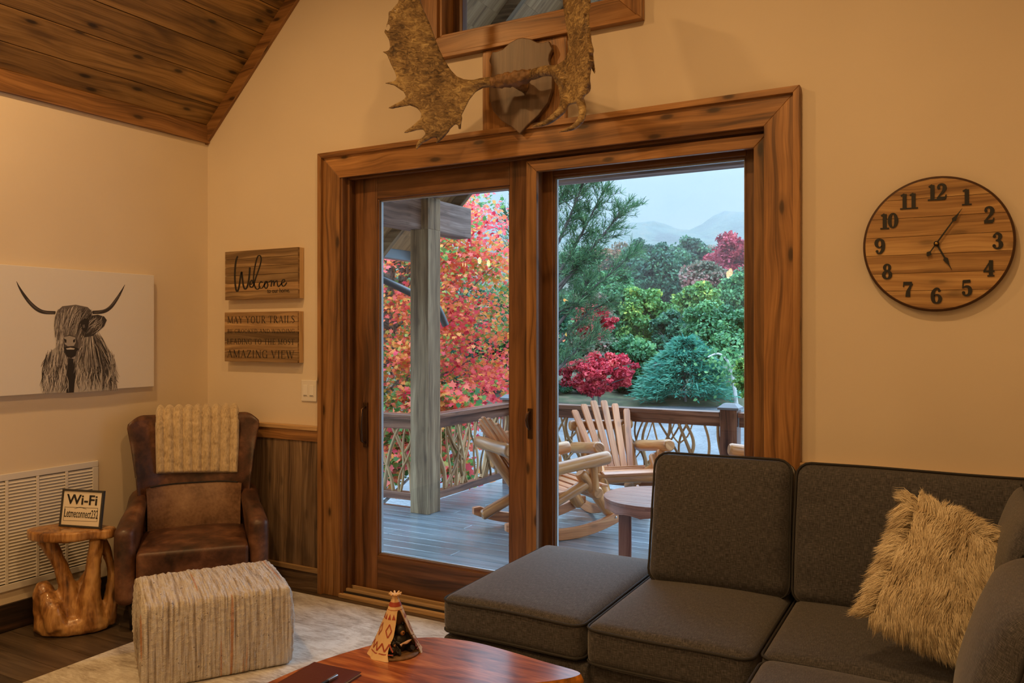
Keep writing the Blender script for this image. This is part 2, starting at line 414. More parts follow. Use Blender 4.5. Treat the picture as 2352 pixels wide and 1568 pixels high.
# wainscot on the back wall (both sides of the door)
def wainscot(x0, x1, idx):
    root = empty('trim_%d' % idx, (x0, BY, 0), kind='structure')
    off = Matrix.Translation((-x0, -BY, 0))
    m1 = MB(); x = x0; r = random.Random(idx)
    while x < x1-0.01:
        w = min(r.choice([0.11, 0.15, 0.19, 0.14]), x1-x)
        m1.box((x+.001, BY-0.02-r.random()*.004, 0.10), (x+w-.001, BY-.001, 0.90), tone=r.random(), axis=2, M=off); x += w
    m1.build('plank_panel', M['barn_wood'], root, bevel=.0015)
    m1 = MB(); m1.box((x0, BY-0.045, 0.95), (x1, BY-.001, 0.975), M=off); m1.build('cap_rail', M['light_rail'], root, bevel=.003)
    m1 = MB(); m1.box((x0, BY-0.032, 0.885), (x1, BY-.001, 0.95), M=off); m1.build('top_rail', M['stain_wood'], root, bevel=.002)
    m1 = MB(); m1.box((x0, BY-0.04, 0.115), (x1, BY-.001, 0.142), M=off); m1.build('lower_rail', M['light_rail'], root, bevel=.002)
    m1 = MB(); m1.box((x0, BY-0.03, 0.0), (x1, BY-.001, 0.115), M=off); m1.build('base_board', M['barn_wood'], root, bevel=.002)
wainscot(LX, -3.289, 3); wainscot(-0.596, RX, 4)

# ------------------------------------------------------------------ sliding door
def mitre_frame(m1, x0, x1, z0, z1, w, y0, y1, bottom=True, wt=None, wb=None):
    """frame in the xz plane with mitred corners; w = face width"""
    wt = wt or w; wb = wb or w
    if bottom:
        quads = [[(x0, z0), (x0+w, z0+wb), (x0+w, z1-wt), (x0, z1)], [(x0, z1), (x0+w, z1-wt), (x1-w, z1-wt), (x1, z1)],
                 [(x1, z1), (x1-w, z1-wt), (x1-w, z0+wb), (x1, z0)], [(x1, z0), (x1-w, z0+wb), (x0+w, z0+wb), (x0, z0)]]
    else:
        quads = [[(x0, z0), (x0+w, z0), (x0+w, z1-wt), (x0, z1)], [(x0, z1), (x0+w, z1-wt), (x1-w, z1-wt), (x1, z1)],
                 [(x1, z1), (x1-w, z1-wt), (x1-w, z0), (x1, z0)]]
    for i, q in enumerate(quads):
        m1.prism([(a, b) for a, b in q][::-1], y0, y1, toxz, grain=1 if i % 2 == 0 else 0)
door = empty('door_1', ((DX0+DX1)/2, BY, 0), kind='structure')
OX = Matrix.Translation((-(DX0+DX1)/2, -BY, 0))
def dbuild(m1, nm, mat, parent=door, **k):
    m1.v = [tuple(OX @ Vector(p)) for p in m1.v]; return m1.build(nm, mat, parent, **k)
m1 = MB(); mitre_frame(m1, -3.262, -0.623, 0.0, 2.545, 0.125, BY-0.022, BY-.001, bottom=False); dbuild(m1, 'casing', M['stain_wood'], bevel=.002)
m1 = MB(); mitre_frame(m1, -3.289, -0.596, 0.0, 2.571, 0.028, BY-0.042, BY-.001, bottom=False); dbuild(m1, 'backband', M['stain_wood'], bevel=.002)
m1 = MB(); mitre_frame(m1, DX0, DX1, 0.0, DZ, 0.02, BY-.015, BY+.20, bottom=False)
mitre_frame(m1, DX0+.02, DX1-.02, 0.0, DZ-.02, 0.016, BY+.025, BY+.045, bottom=False); dbuild(m1, 'jamb', M['dark_sash'], bevel=.002)
m1 = MB(); m1.box((DX0, BY-.03, 0.0), (DX1, BY+.2, 0.022)); m1.box((DX0+.02, BY+.012, .022), (DX1-.02, BY+.028, 0.045)); m1.box((DX0+.02, BY+.055, .022), (DX1-.02, BY+.07, 0.05))
dbuild(m1, 'sill', M['light_rail'], bevel=.002)
m1 = MB(); m1.box((DX0+.02, BY-.005, .022), (DX1-.02, BY+.01, 0.03)); m1.box((DX0+.02, BY+.03, .022), (DX1-.02, BY+.053, 0.03)); dbuild(m1, 'track', M['black'])
# fixed left sash
def sash(x0, x1, z0, z1, w, wb, wt, y0, y1, nm, mat):
    root = empty(nm, (0, 0, 0)); root.parent = door
    m1 = MB(); m1.box((x0, y0, z0), (x0+w, y1, z1)); m1.box((x1-w, y0, z0), (x1, y1, z1))
    m1.box((x0+w, y0, z1-wt), (x1-w, y1, z1)); m1.box((x0+w, y0, z0), (x1-w, y1, z0+wb)); dbuild(m1, 'sash_frame', mat, root, bevel=.004)
    m1 = MB(); mitre_frame(m1, x0+w-.002, x1-w+.002, z0+wb-.002, z1-wt+.002, 0.012, y0+.008, y1-.008); dbuild(m1, 'glazing_bead', mat, root, bevel=.002)
    m1 = MB(); mitre_frame(m1, x0+w+.009, x1-w-.009, z0+wb+.009, z1-wt-.009, 0.006, (y0+y1)/2-.004, (y0+y1)/2+.014); dbuild(m1, 'glass_spacer', M['spacer'], root)
    m1 = MB(); ym = (y0+y1)/2+.004; m1.add([(x0+w, ym, z0+wb), (x1-w, ym, z0+wb), (x1-w, ym, z1-wt), (x0+w, ym, z1-wt)], [(0, 1, 2, 3)]); dbuild(m1, 'glass_pane', M['glass'], root)
    return root
sash(-3.119, -1.900, 0.024, 2.427, 0.171, 0.216, 0.129, BY+.085, BY+.135, 'fixed_panel', M['dark_sash'])
sl_root = sash(-1.965, -0.742, 0.024, 2.427, 0.118, 0.216, 0.092, BY+.142, BY+.192, 'sliding_panel', M['dark_sash'])
m1 = MB(); mitre_frame(m1, -1.943, -0.745, 0.045, 2.400, 0.058, BY+.030, BY+.058, wb=.12); dbuild(m1, 'screen_frame', M['stain_wood'], bevel=.003)
# pulls
h = MB(); h.box((-1.934, BY+.026, .985), (-1.906, BY+.030, 1.14)); hp = dbuild(h, 'screen_pull', M['bronze'], bevel=.003)
h = MB(); h.tube([(-1.92, BY+.02, 1.03+.0), (-1.926, BY+.010, 1.05), (-1.93, BY+.006, 1.08), (-1.926, BY+.010, 1.11), (-1.92, BY+.02, 1.125)], [.003, .006, .007, .006, .003], 8)
h.v = [tuple(OX @ Vector(p)) for p in h.v]; h.build('pull_grip', M['bronze'], hp)
h = MB(); h.box((-3.045, BY+.075, .86), (-3.013, BY+.085, 1.12)); hp = dbuild(h, 'door_handle', M['bronze'], bevel=.003)
h = MB(); h.tube([(-3.029, BY+.08, .88), (-3.029, BY+.045, .90), (-3.029, BY+.035, .99), (-3.029, BY+.045, 1.08), (-3.029, BY+.08, 1.10)], [.006, .008, .009, .008, .006], 10)
h.v = [tuple(OX @ Vector(p)) for p in h.v]; h.build('handle_grip', M['bronze'], hp)

# ------------------------------------------------------------------ upper window
win = empty('window_1', ((WX0+WX1)/2, BY, WZ0), kind='structure')
OXW = Matrix.Translation((-(WX0+WX1)/2, -BY, -WZ0))
def wbuild(m1, nm, mat, **k):
    m1.v = [tuple(OXW @ Vector(p)) for p in m1.v]; return m1.build(nm, mat, win, **k)
m1 = MB(); mitre_frame(m1, -2.560, -1.312, 2.995, 4.46, 0.108, BY-0.03, BY-.001); wbuild(m1, 'casing', M['stain_wood'], bevel=.003)
m1 = MB(); mitre_frame(m1, -2.585, -1.296, 2.985, 4.485, 0.022, BY-0.045, BY-.001); wbuild(m1, 'backband', M['stain_wood'], bevel=.003)
m1 = MB(); mitre_frame(m1, WX0, WX1, WZ0, WZ1, 0.018, BY-.01, BY+.2); wbuild(m1, 'jamb', M['stain_wood'], bevel=.002)
m1 = MB(); mitre_frame(m1, WX0+.018, WX1-.018, WZ0+.018, WZ1-.018, 0.06, BY+.10, BY+.15, wb=.03); wbuild(m1, 'window_sash', M['dark_sash'], bevel=.003)
m1 = MB(); m1.add([(WX0+.07, BY+.125, WZ0+.04), (WX1-.07, BY+.125, WZ0+.04), (WX1-.07, BY+.125, WZ1-.04), (WX0+.07, BY+.125, WZ1-.04)], [(0, 1, 2, 3)]); wbuild(m1, 'glass_pane', M['glass'])
# vertical mounting board between door head and window
mb = MB(); mb.box((-2.173, BY-0.02, 2.571), (-1.693, BY-.001, 2.985), axis=2); tag(mb.build('trim_5', M['stain_wood'], bevel=.003), kind='structure')

# ------------------------------------------------------------------ shape helpers
CA, SA = math.cos(YAW), math.sin(YAW)
def at(px, py, Y=None, X=None, Z=None):
    """the world point seen at a pixel of the photograph on a known wall or height plane"""
    u = (px-1176)/FPX; w = -(py-766)/FPX
    r = (-SA+u*CA, CA+u*SA, w)
    t = Y/r[1] if Y is not None else (X/r[0] if X is not None else (Z-EYE)/r[2])
    return (r[0]*t, r[1]*t, EYE+r[2]*t)
def rbox(mb_, hx, hy, hz, r, n=10, fn=None, Mx=None, tone=None, nz=None):
    """rounded box, merged grid; fn(x,y,z)->(x,y,z) deforms"""
    idx = {}; vs = []; fs = []; uvs = []
    nz = nz or n
    def key(p): return tuple(round(c, 5) for c in p)
    def vert(p):
        k = key(p)
        if k not in idx:
            h = (hx, hy, hz)
            q = Vector([p[i]*h[i] for i in range(3)])
            inn = Vector([max(-(h[i]-r), min(h[i]-r, q[i])) for i in range(3)])
            d = q-inn
            q = inn + d.normalized()*r if d.length > 1e-7 else q
            if fn: q = Vector(fn(*q))
            if Mx is not None: q = Mx @ q
            idx[k] = len(vs); vs.append(tuple(q))
        return idx[k]
    # spacing with extra rows in the rounded rim
    def steps(h, m):
        e = max(0.0, (h-r)/h); a = [-1, -1+(1-e)*0.3, -1+(1-e)*0.65]
        return a + [(-e)+(2*e)*k/m for k in range(m+1)] + [1-(1-e)*0.65, 1-(1-e)*0.3, 1]
    S = [steps(hx, n), steps(hy, n), steps(hz, nz)]
    H = (hx, hy, hz); o = RND.random()*20
    for ax in range(3):
        a, b = [(1, 2), (2, 0), (0, 1)][ax]
        for sgn in (-1, 1):
            A, B = S[a], S[b]
            for i in range(len(A)-1):
                for j in range(len(B)-1):
                    q = []; uq = []
                    for (s, t) in ((A[i], B[j]), (A[i+1], B[j]), (A[i+1], B[j+1]), (A[i], B[j+1])):
                        p = [0, 0, 0]; p[ax] = sgn; p[a] = s; p[b] = t
                        q.append(vert(p)); uq.append((s*H[a]+o, t*H[b]+o+ax))
                    if sgn < 0: q = q[::-1]; uq = uq[::-1]
                    fs.append(tuple(q)); uvs.append(uq)
    mb_.add(vs, fs, uvs, tone, smooth=True)
def ball(mb_, c, r, n=10, sq=(1, 1, 1), Mx=None, tone=None):
    vs = []; fs = []
    for i in range(n+1):
        th = math.pi*i/n
        for k in range(2*n):
            ph = math.pi*k/n
            p = Vector((c[0]+r*sq[0]*math.sin(th)*math.cos(ph), c[1]+r*sq[1]*math.sin(th)*math.sin(ph), c[2]+r*sq[2]*math.cos(th)))
            vs.append(tuple(Mx @ p) if Mx is not None else tuple(p))
    for i in range(n):
        for k in range(2*n):
            k2 = (k+1) % (2*n); fs.append((i*2*n+k, (i+1)*2*n+k, (i+1)*2*n+k2, i*2*n+k2))
    mb_.add(vs, fs, [[(0, 0)]*4]*len(fs), tone, smooth=True)
def crom(pts, k=6):
    """Catmull-Rom through tuples of any length"""
    P = [pts[0]] + list(pts) + [pts[-1]]; out = []
    for i in range(1, len(P)-2):
        for j in range(k):
            t = j/k; out.append(tuple(0.5*((2*b)+(c-a)*t+(2*a-5*b+4*c-d)*t*t+(3*b-a-3*c+d)*t**3) for a, b, c, d in zip(P[i-1], P[i], P[i+1], P[i+2])))
    out.append(tuple(pts[-1])); return out
LAY = [0]
def ribbon(mb_, pts, fn, th, lift=0.0, tone=None):
    """pts (x,y,w) in glyph space -> raised stroke; fn(x,y,h) to 3-D"""
    LAY[0] = (LAY[0]+1) % 17; h1 = lift+th+LAY[0]*0.00002
    n = len(pts); Lf = []; Rt = []
    for i, (x, y, w) in enumerate(pts):
        a = pts[max(i-1, 0)]; b = pts[min(i+1, n-1)]; dx, dy = b[0]-a[0], b[1]-a[1]; l = math.hypot(dx, dy) or 1
        nx, ny = -dy/l*w/2, dx/l*w/2; Lf.append((x+nx, y+ny)); Rt.append((x-nx, y-ny))
    vs = [fn(x, y, h1) for x, y in Lf] + [fn(x, y, h1) for x, y in Rt] + [fn(x, y, lift) for x, y in Lf] + [fn(x, y, lift) for x, y in Rt]
    fs = []
    for i in range(n-1):
        fs += [(i, n+i, n+i+1, i+1), (i, i+1, 2*n+i+1, 2*n+i), (n+i+1, n+i, 3*n+i, 3*n+i+1)]
    fs += [(0, 2*n, 3*n, n), (n-1, 2*n-1, 4*n-1, 3*n-1)]
    mb_.add(vs, fs, [[(0, 0)]*4]*len(fs), tone)
def loop_pts(cx, cy, rx, ry, side, top, k=20):
    return [(cx+rx*math.cos(a), cy+ry*math.sin(a), side*abs(math.cos(a))**1.5+top*(1-abs(math.cos(a))**1.5)) for a in [2*math.pi*i/k for i in range(k+1)]]
def disc_pts(cx, cy, r): return [(cx+r*math.cos(a), cy+r*math.sin(a), r) for a in [2*math.pi*i/10 for i in range(11)]]
six = [(.47,.80,.05),(.42,.92,.06),(.27,.92,.1),(.13,.72,.15),(.10,.45,.17),(.14,.18,.15),(.29,.05,.08),(.44,.12,.14),(.50,.30,.16),(.44,.48,.12),(.30,.56,.06),(.17,.47,.05)]
DIG = {
 '1': [[(.33,.05,.17),(.33,.93,.17)], [(.12,.84,.06),(.33,.93,.10)], [(.08,.03,.06),(.58,.03,.06)]],
 '2': [crom([(.13,.72,.08),(.17,.87,.09),(.3,.95,.08),(.44,.88,.13),(.49,.72,.17),(.42,.5,.13),(.25,.3,.08),(.1,.1,.07)]), [(.07,.085,.15),(.52,.085,.15)], [(.57,.30,.04),(.52,.06,.08)], disc_pts(.17,.73,.05)],
 '3': [crom([(.14,.82,.06),(.29,.95,.08),(.44,.86,.14),(.46,.7,.15),(.38,.56,.1),(.24,.53,.05)]), crom([(.24,.53,.05),(.40,.5,.09),(.50,.34,.17),(.47,.13,.15),(.32,.05,.08),(.14,.13,.06)]), disc_pts(.17,.77,.05), disc_pts(.16,.22,.055)],
 '4': [[(.42,.95,.06),(.06,.32,.06)], [(.03,.30,.08),(.60,.30,.08)], [(.42,.95,.16),(.42,.05,.16)], [(.24,.03,.06),(.60,.03,.06)]],
 '5': [[(.14,.89,.14),(.52,.91,.13)], [(.14,.95,.05),(.12,.48,.05)], crom([(.12,.5,.05),(.3,.6,.09),(.46,.52,.14),(.51,.32,.17),(.45,.12,.13),(.3,.05,.08),(.13,.13,.06)]), disc_pts(.16,.22,.055)],
 '6': [crom(six), disc_pts(.45,.80,.05)],
 '7': [[(.06,.87,.15),(.54,.87,.15)], [(.09,.93,.05),(.07,.66,.05)], crom([(.54,.86,.09),(.42,.6,.11),(.33,.35,.17),(.31,.04,.2)])],
 '8': [loop_pts(.3,.74,.15,.20,.13,.06), loop_pts(.3,.28,.19,.24,.16,.07)],
 '9': [[(.6-x, 1-y, w) for x, y, w in crom(six)], disc_pts(.15,.20,.05)],
 '0': [loop_pts(.3,.5,.19,.44,.17,.06)]}
T_, t_ = .12, .045
def stem(x, w=T_, y0=0, y1=1): return [[(x, y0, w), (x, y1, w)], [(x-.11, y0+.02, .035), (x+.11, y0+.02, .035)], [(x-.11, y1-.02, .035), (x+.11, y1-.02, .035)]]
def srf(x, y): return [(x-.10, y, .035), (x+.10, y, .035)]
def bowl(x, ya, yb, r): return crom([(x, yb-.02, t_), (x+r*.7, yb-.03, .06), (x+r, (ya+yb)/2, T_), (x+r*.7, ya+.03, .06), (x, ya+.02, t_)])
CAP = {
 'A': (.74, [[(.10,0,t_),(.37,1,t_)], [(.36,1,T_),(.64,0,T_)], [(.19,.34,t_),(.52,.34,t_)], srf(.10,.02), srf(.64,.02)]),
 'B': (.62, stem(.16)+[bowl(.16,.52,1,.30), bowl(.16,0,.52,.36)]),
 'C': (.68, [crom([(.60,.74,.04),(.52,.92,.06),(.36,.98,.05),(.16,.85,.1),(.10,.5,T_),(.16,.15,.1),(.36,.02,.05),(.52,.08,.06),(.62,.24,.04)]), [(.61,1,.035),(.61,.7,.035)]]),
 'D': (.72, stem(.16)+[crom([(.16,.98,t_),(.42,.95,.07),(.60,.75,.1),(.62,.5,T_),(.60,.25,.1),(.42,.05,.07),(.16,.02,t_)])]),
 'E': (.60, stem(.16)+[[(.16,.98,t_),(.54,.98,t_)], [(.54,1,.03),(.54,.78,.03)], [(.16,.52,t_),(.44,.52,t_)], [(.44,.64,.03),(.44,.4,.03)], [(.16,.02,t_),(.56,.02,t_)], [(.56,0,.03),(.56,.24,.03)]]),
 'G': (.72, [crom([(.60,.74,.04),(.52,.92,.06),(.36,.98,.05),(.16,.85,.1),(.10,.5,T_),(.16,.15,.1),(.36,.02,.05),(.58,.1,.06)]), [(.60,0,T_),(.60,.42,T_)], srf(.60,.42), [(.61,1,.035),(.61,.7,.035)]]),
 'H': (.76, stem(.16)+stem(.60)+[[(.16,.5,t_),(.60,.5,t_)]]),
 'I': (.34, stem(.17)), 
 'K': (.72, stem(.16)+[[(.16,.4,t_),(.60,1,t_)], [(.28,.56,T_),(.62,0,T_)], srf(.60,.98), srf(.62,.02)]),
 'L': (.58, stem(.16)+[[(.16,.02,t_),(.54,.02,t_)], [(.54,0,.03),(.54,.26,.03)]]),
 'M': (.90, stem(.13, .06)+stem(.77)+[[(.13,1,T_),(.45,.04,T_)], [(.45,.04,t_),(.77,1,t_)]]),
 'N': (.78, stem(.14, .05)+stem(.64, .05)+[[(.14,1,T_),(.62,.02,T_)]]),
 'O': (.76, [loop_pts(.38,.5,.28,.48,T_,.045)]),
 'R': (.68, stem(.16)+[bowl(.16,.48,1,.32), [(.30,.48,T_),(.60,0,T_)], srf(.60,.02)]),
 'S': (.54, [crom([(.44,.78,.04),(.36,.96,.05),(.24,.98,.05),(.11,.80,.1),(.20,.6,.13),(.38,.42,.13),(.44,.22,.1),(.30,.02,.05),(.16,.04,.05),(.08,.24,.04)])]),
 'T': (.66, stem(.33)+[[(.05,.98,t_),(.61,.98,t_)], [(.05,1,.035),(.05,.76,.035)], [(.61,1,.035),(.61,.76,.035)]]),
 'U': (.74, [crom([(.14,1,T_),(.14,.4,T_),(.20,.1,.1),(.38,.02,.05),(.54,.1,.05),(.60,.4,.05),(.60,1,.05)]), srf(.14,.98), srf(.60,.98)]),
 'V': (.70, [[(.08,1,T_),(.36,0,T_)], [(.36,0,t_),(.62,1,t_)], srf(.08,.98), srf(.62,.98)]),
 'W': (.98, [[(.08,1,T_),(.30,0,T_)], [(.30,0,t_),(.48,.9,t_)], [(.44,1,T_),(.68,0,T_)], [(.68,0,t_),(.90,1,t_)], srf(.08,.98), srf(.46,.98), srf(.90,.98)]),
 'Y': (.68, [[(.08,1,T_),(.34,.45,T_)], [(.34,.45,t_),(.60,1,t_)], [(.34,.5,T_),(.34,0,T_)], srf(.08,.98), srf(.60,.98), srf(.34,.02)]),
 'Z': (.62, [[(.08,.97,.06),(.54,.97,.06)], [(.52,.97,T_),(.08,.03,T_)], [(.08,.03,.06),(.56,.03,.06)], [(.08,1,.03),(.08,.78,.03)], [(.56,0,.03),(.56,.24,.03)]]),
 ' ': (.30, [])}
def caps_line(mb_, text, x0, x1, z0, z1, fn):
    W = sum(CAP[c][0]+.06 for c in text)-.06; sx = (x1-x0)/W; h = z1-z0; cx = x0
    for c in text:
        w, st = CAP[c]
        for s in st:
            ribbon(mb_, [(cx+px*sx, z0+py*h, pw*(sx if False else h)) for px, py, pw in s], fn, .0008)
        cx += (w+.06)*sx
def text_mesh(name, body, mat, parent, M4, size, thick=0.0008, sx=1.0, bold=0.0, align='CENTER'):
    cu = bpy.data.curves.new('txt', 'FONT'); cu.body = body; cu.size = 1; cu.align_x = align; cu.align_y = 'CENTER'
    cu.extrude = thick/size; cu.offset = bold; cu.resolution_u = 3
    o = bpy.data.objects.new('txt', cu); COL.objects.link(o); bpy.context.view_layer.update()
    me = bpy.data.meshes.new_from_object(o.evaluated_get(bpy.context.evaluated_depsgraph_get()))
    bpy.data.objects.remove(o)
    me.transform(M4 @ Matrix.Diagonal((size*sx, size, size, 1))); me.materials.clear(); me.materials.append(mat); me.name = name
    ob = bpy.data.objects.new(name, me); COL.objects.link(ob); ob.parent = parent; return ob

# ------------------------------------------------------------------ wall clock
CK = (-0.085, 3.583, 1.872)
ck = empty('wall_clock', CK, 0, 'large round plank wood wall clock with black numerals, hung right of the sliding door', 'clock')
CR = 0.256
m1 = MB(); zs = [-CR, -.182, -.112, -.038, .034, .108, .182, CR]
for i in range(7):
    a, b = zs[i]+.0008, zs[i+1]-.0008
    pts = []
    K = 10
    for k in range(K+1):
        z = a+(b-a)*k/K; pts.append((math.sqrt(max(CR*CR-z*z, 0)), z))
    for k in range(K, -1, -1):
        z = a+(b-a)*k/K; pts.append((-math.sqrt(max(CR*CR-z*z, 0)), z))
    m1.prism(pts, -.010, .010, lambda x, z, h: (x, h, z), tone=[.3, .8, .45, .65, .5, .85, .3][i])
m1.build('clock_face', M['clock_wood'], ck)
m1 = MB(); m1.tube([(CR*math.cos(a), 0.0, CR*math.sin(a)) for a in [2*math.pi*k/96 for k in range(97)]], .0100, 8, cap=False)
m1.build('clock_rim', M['darkrim'] if 'darkrim' in M else plain('burnt_edge', srgb(70, 42, 20), 0.6), ck)
m1 = MB(); m1.box((-.05, .010, -.05), (.05, .026, .05)); m1.build('mount_block', M['black'], ck)
for hnum in range(1, 13):
    a = math.radians(90-30*hnum); cx, cz = .203*math.cos(a), .203*math.sin(a)
    s = str(hnum); H = .064; adv = .50 if len(s) == 2 else .6; W = (len(s)-1)*adv*H+.6*H
    if hnum in (10, 11, 12): cx *= .97
    m1 = MB()
    for k, ch in enumerate(s):
        ox = cx - W/2 + k*adv*H; oz = cz - H/2
        for st in DIG[ch]: ribbon(m1, [(ox+x*H, oz+y*H, w*H*1.32) for x, y, w in st], lambda x, z, h: (x, -.010-h, z), .004)
    m1.build('numeral', M['black'], ck)
def hand(nm, ang, pts, h):
    a = math.radians(90-ang); c, s = math.cos(a), math.sin(a); m1 = MB()
    for st in pts: ribbon(m1, [(x*c-y*s, x*s+y*c, w) for x, y, w in st], lambda x, z, hh: (x, -.012-hh, z), .0015, h)
    m1.build(nm, M['black'], ck)
hand('minute_hand', 34, [[(-.058,0,.004),(-.046,0,.020),(-.036,0,.004),(0,0,.006),(.10,0,.005),(.108,0,.017),(.118,0,.011),(.135,0,.004),(.158,0,.001)]], .008)
hand('hour_hand', 153, [[(0,0,.007),(.062,0,.006),(.070,0,.018),(.082,0,.011),(.095,0,.004),(.118,0,.001)]], .005)
m1 = MB(); ball(m1, (0, -.026, 0), .006, 8); m1.build('hub', plain('brass', (.6, .42, .14, 1), .3, 1.0), ck)
m1 = MB(); m1.lathe([(.010, 0), (.010, .012), (0, .012)], 16, Matrix.Translation((0, -.011, 0)) @ Matrix.Rotation(math.radians(90), 4, 'X')); m1.build('hub_collar', M['black'], ck)

# ------------------------------------------------------------------ two pallet wood signs
def plank_sign(nm, x0, x1, z0, z1, rows, label):
    y0 = 3.56; root = empty(nm, ((x0+x1)/2, BY, (z0+z1)/2), 0, label, 'sign')
    ox, oz = (x0+x1)/2, (z0+z1)/2; r = random.Random(len(label))
    m1 = MB(); n = rows; w = x1-x0; hgt = z1-z0
    for i in range(n):
        a = -hgt/2+hgt*i/n; b = a+hgt/n
        m1.box((-w/2, y0-BY, a+.0008), (w/2-.002, y0-BY+.014, b-.0008), tone=r.random(), axis=0)
    m1.build('face_board', M['sign_wood'], root, bevel=.001)
    m1 = MB(); t = .014
    for q in (((-w/2+.002, y0-BY+.014, -hgt/2+.001), (-w/2+t, -.002, hgt/2-.001)), ((w/2-t, y0-BY+.014, -hgt/2+.001), (w/2, -.002, hgt/2-.001)), ((-w/2+t, y0-BY+.014, -hgt/2+.001), (w/2-t, -.002, -hgt/2+t)), ((-w/2+t, y0-BY+.014, hgt/2-t), (w/2-t, -.002, hgt/2-.001))): m1.box(*q, tone=.9)
    m1.build('side_frame', M['light_rail'], root, bevel=.001)
    return root, (lambda px, py: (lambda p: (p[0]-ox, p[2]-oz))(at(px, py, Y=y0))), (lambda x, z, h: (x, y0-BY-h, z))
a1 = at(517, 577, Y=3.56); a2 = at(685, 686, Y=3.56)
root, loc, fn = plank_sign('welcome_sign', a1[0], a2[0], at(600, 687, Y=3.56)[2], a1[2]-.004, 6, 'upper pallet wood sign reading Welcome to our home, left of the sliding door')
W1 = lambda x, y: loc(500+x/3.92, 550+y/3.92)
def script(m1, pts, w):
    q = crom([W1(x, y)+(w,) for x, y in pts], 5); n = len(q)
    q = [(x, y, ww*(0.55+0.75*abs(math.sin(math.atan2(q[min(i+1, n-1)][1]-q[max(i-1, 0)][1], q[min(i+1, n-1)][0]-q[max(i-1, 0)][0]+1e-9))))) for i, (x, y, ww) in enumerate(q)]
    ribbon(m1, q, fn, .0008)
m1 = MB(); WD = .0075
for st, w in (([(182,150),(170,175),(160,230),(155,330),(162,430),(176,466),(192,430),(206,340),(216,292),(222,340),(232,415),(248,445),(268,420),(284,340),(290,250)], WD*1.5),
           ([(288,398),(304,402),(316,384),(308,366),(295,382),(289,412),(303,430),(322,414),(345,340),(375,255),(392,185),(383,147),(362,152),(342,215),(326,310),(325,385),(342,436),(362,446),(384,424)], WD*1.15),
           ([(404,388),(390,378),(374,405),(380,436),(400,436),(418,412),(440,378),(426,384),(420,418),(437,440),(452,412),(444,380),(456,384),(474,374)], WD),
           ([(474,374),(486,372),(481,424)], WD), ([(481,420),(488,388),(504,372),(507,418)], WD), ([(507,415),(514,386),(534,370),(538,402),(548,424),(564,408),(580,392),(602,378),(600,360),(584,366),(575,394),(588,420),(606,412),(622,386)], WD)): script(m1, st, w)
m1.build('lettering', M['ink'], root)
p = loc(500+548/3.92, 550+460/3.92)
text_mesh('small_lettering', 'to our home.', M['ink'], root, Matrix.Translation((p[0], 3.56-BY-.0006, p[1])) @ Matrix.Rotation(math.radians(90), 4, 'X'), .040, sx=.86)
b1 = at(516, 717, Y=3.56); b2 = at(684, 834, Y=3.56)
root, loc, fn = plank_sign('trails_sign', b1[0], b2[0], b2[2]+.001, b1[2], 5, 'lower pallet wood sign with four lines about trails and an amazing view')
W2 = lambda x, y: loc(500+x/3.92, 550+y/3.92)
for tx, xa, xb, yt, yb in (('MAY YOUR TRAILS', 88, 695, 688, 752), ('BE CROOKED AND WINDING', 88, 693, 805, 841), ('LEADING TO THE MOST', 84, 692, 893, 944), ('AMAZING VIEW', 84, 690, 996, 1066)):
    m1 = MB(); A = W2(xa, yb); B = W2(xb, yt); mid = (W2(390, yt)[1], W2(390, yb)[1]); caps_line(m1, tx, A[0], B[0], mid[1], mid[0], fn); m1.build('lettering_line', M['ink'], root)

# ------------------------------------------------------------------ dimmer switch plate
sp_ = at(710, 897, Y=3.605)
sw = empty('dimmer_switch', (sp_[0], BY, sp_[2]), 0, 'white double dimmer switch plate on the wall left of the door casing', 'light switch')
m1 = MB(); m1.box((-.060, -.009, -.063), (.060, -.001, .063)); m1.build('switch_plate', M['white'], sw, bevel=.003)
for sx in (-.024, .024):
    m1 = MB(); m1.box((sx-.017, -.012, -.034), (sx+.017, -.009, .034)); pd = m1.build('paddle', plain('switch_white', (.82, .80, .76, 1), .3) if sx < 0 else bpy.data.materials['switch_white'], sw, bevel=.002)
    m1 = MB(); m1.box((sx-.013, -.0135, -.030), (sx+.013, -.012, -.026)); m1.build('slider', plain('switch_grey', (.22, .2, .18, 1), .4) if sx < 0 else bpy.data.materials['switch_grey'], pd)

# ------------------------------------------------------------------ highland cow canvas on the left wall
CX_ = LX+.040
cv0 = 2.13; cv1 = at(354, 631, X=CX_)[1]; cz0 = at(354, 887, X=CX_)[2]; cz1 = at(354, 632, X=CX_)[2]
cv = empty('canvas_print', (LX, (cv0+cv1)/2, (cz0+cz1)/2), 0, 'white canvas print of a long-horned shaggy highland cow on the left wall', 'picture')
coy, coz = (cv0+cv1)/2, (cz0+cz1)/2
m1 = MB(); m1.box((.004, cv0-coy, cz0-coz), (CX_-LX, cv1-coy, cz1-coz)); m1.build('canvas', plain('white_canvas', (.74, .72, .72, 1), .8, bump=.1, bscale=400), cv, bevel=.002)
def ink_mat():
    g = N('printed_ink'); a = g.n('ShaderNodeAttribute'); a.attribute_name = 'tone'
    g.col(g.ramp(a.outputs['Fac'], [(0, (.015, .013, .015, 1)), (.5, (.16, .14, .14, 1)), (1, (.66, .63, .62, 1))])); g.rough(.8); return g.m
INK = ink_mat(); rc = random.Random(11)
cc = lambda x, y: (lambda p: (p[1]-coy, p[2]-coz))(at(x/4.9, 600+y/4.9, X=CX_))
LV = [0]
def cfn(y, z, h): return (CX_-LX+.0004+h, y, z)
cow = MB()
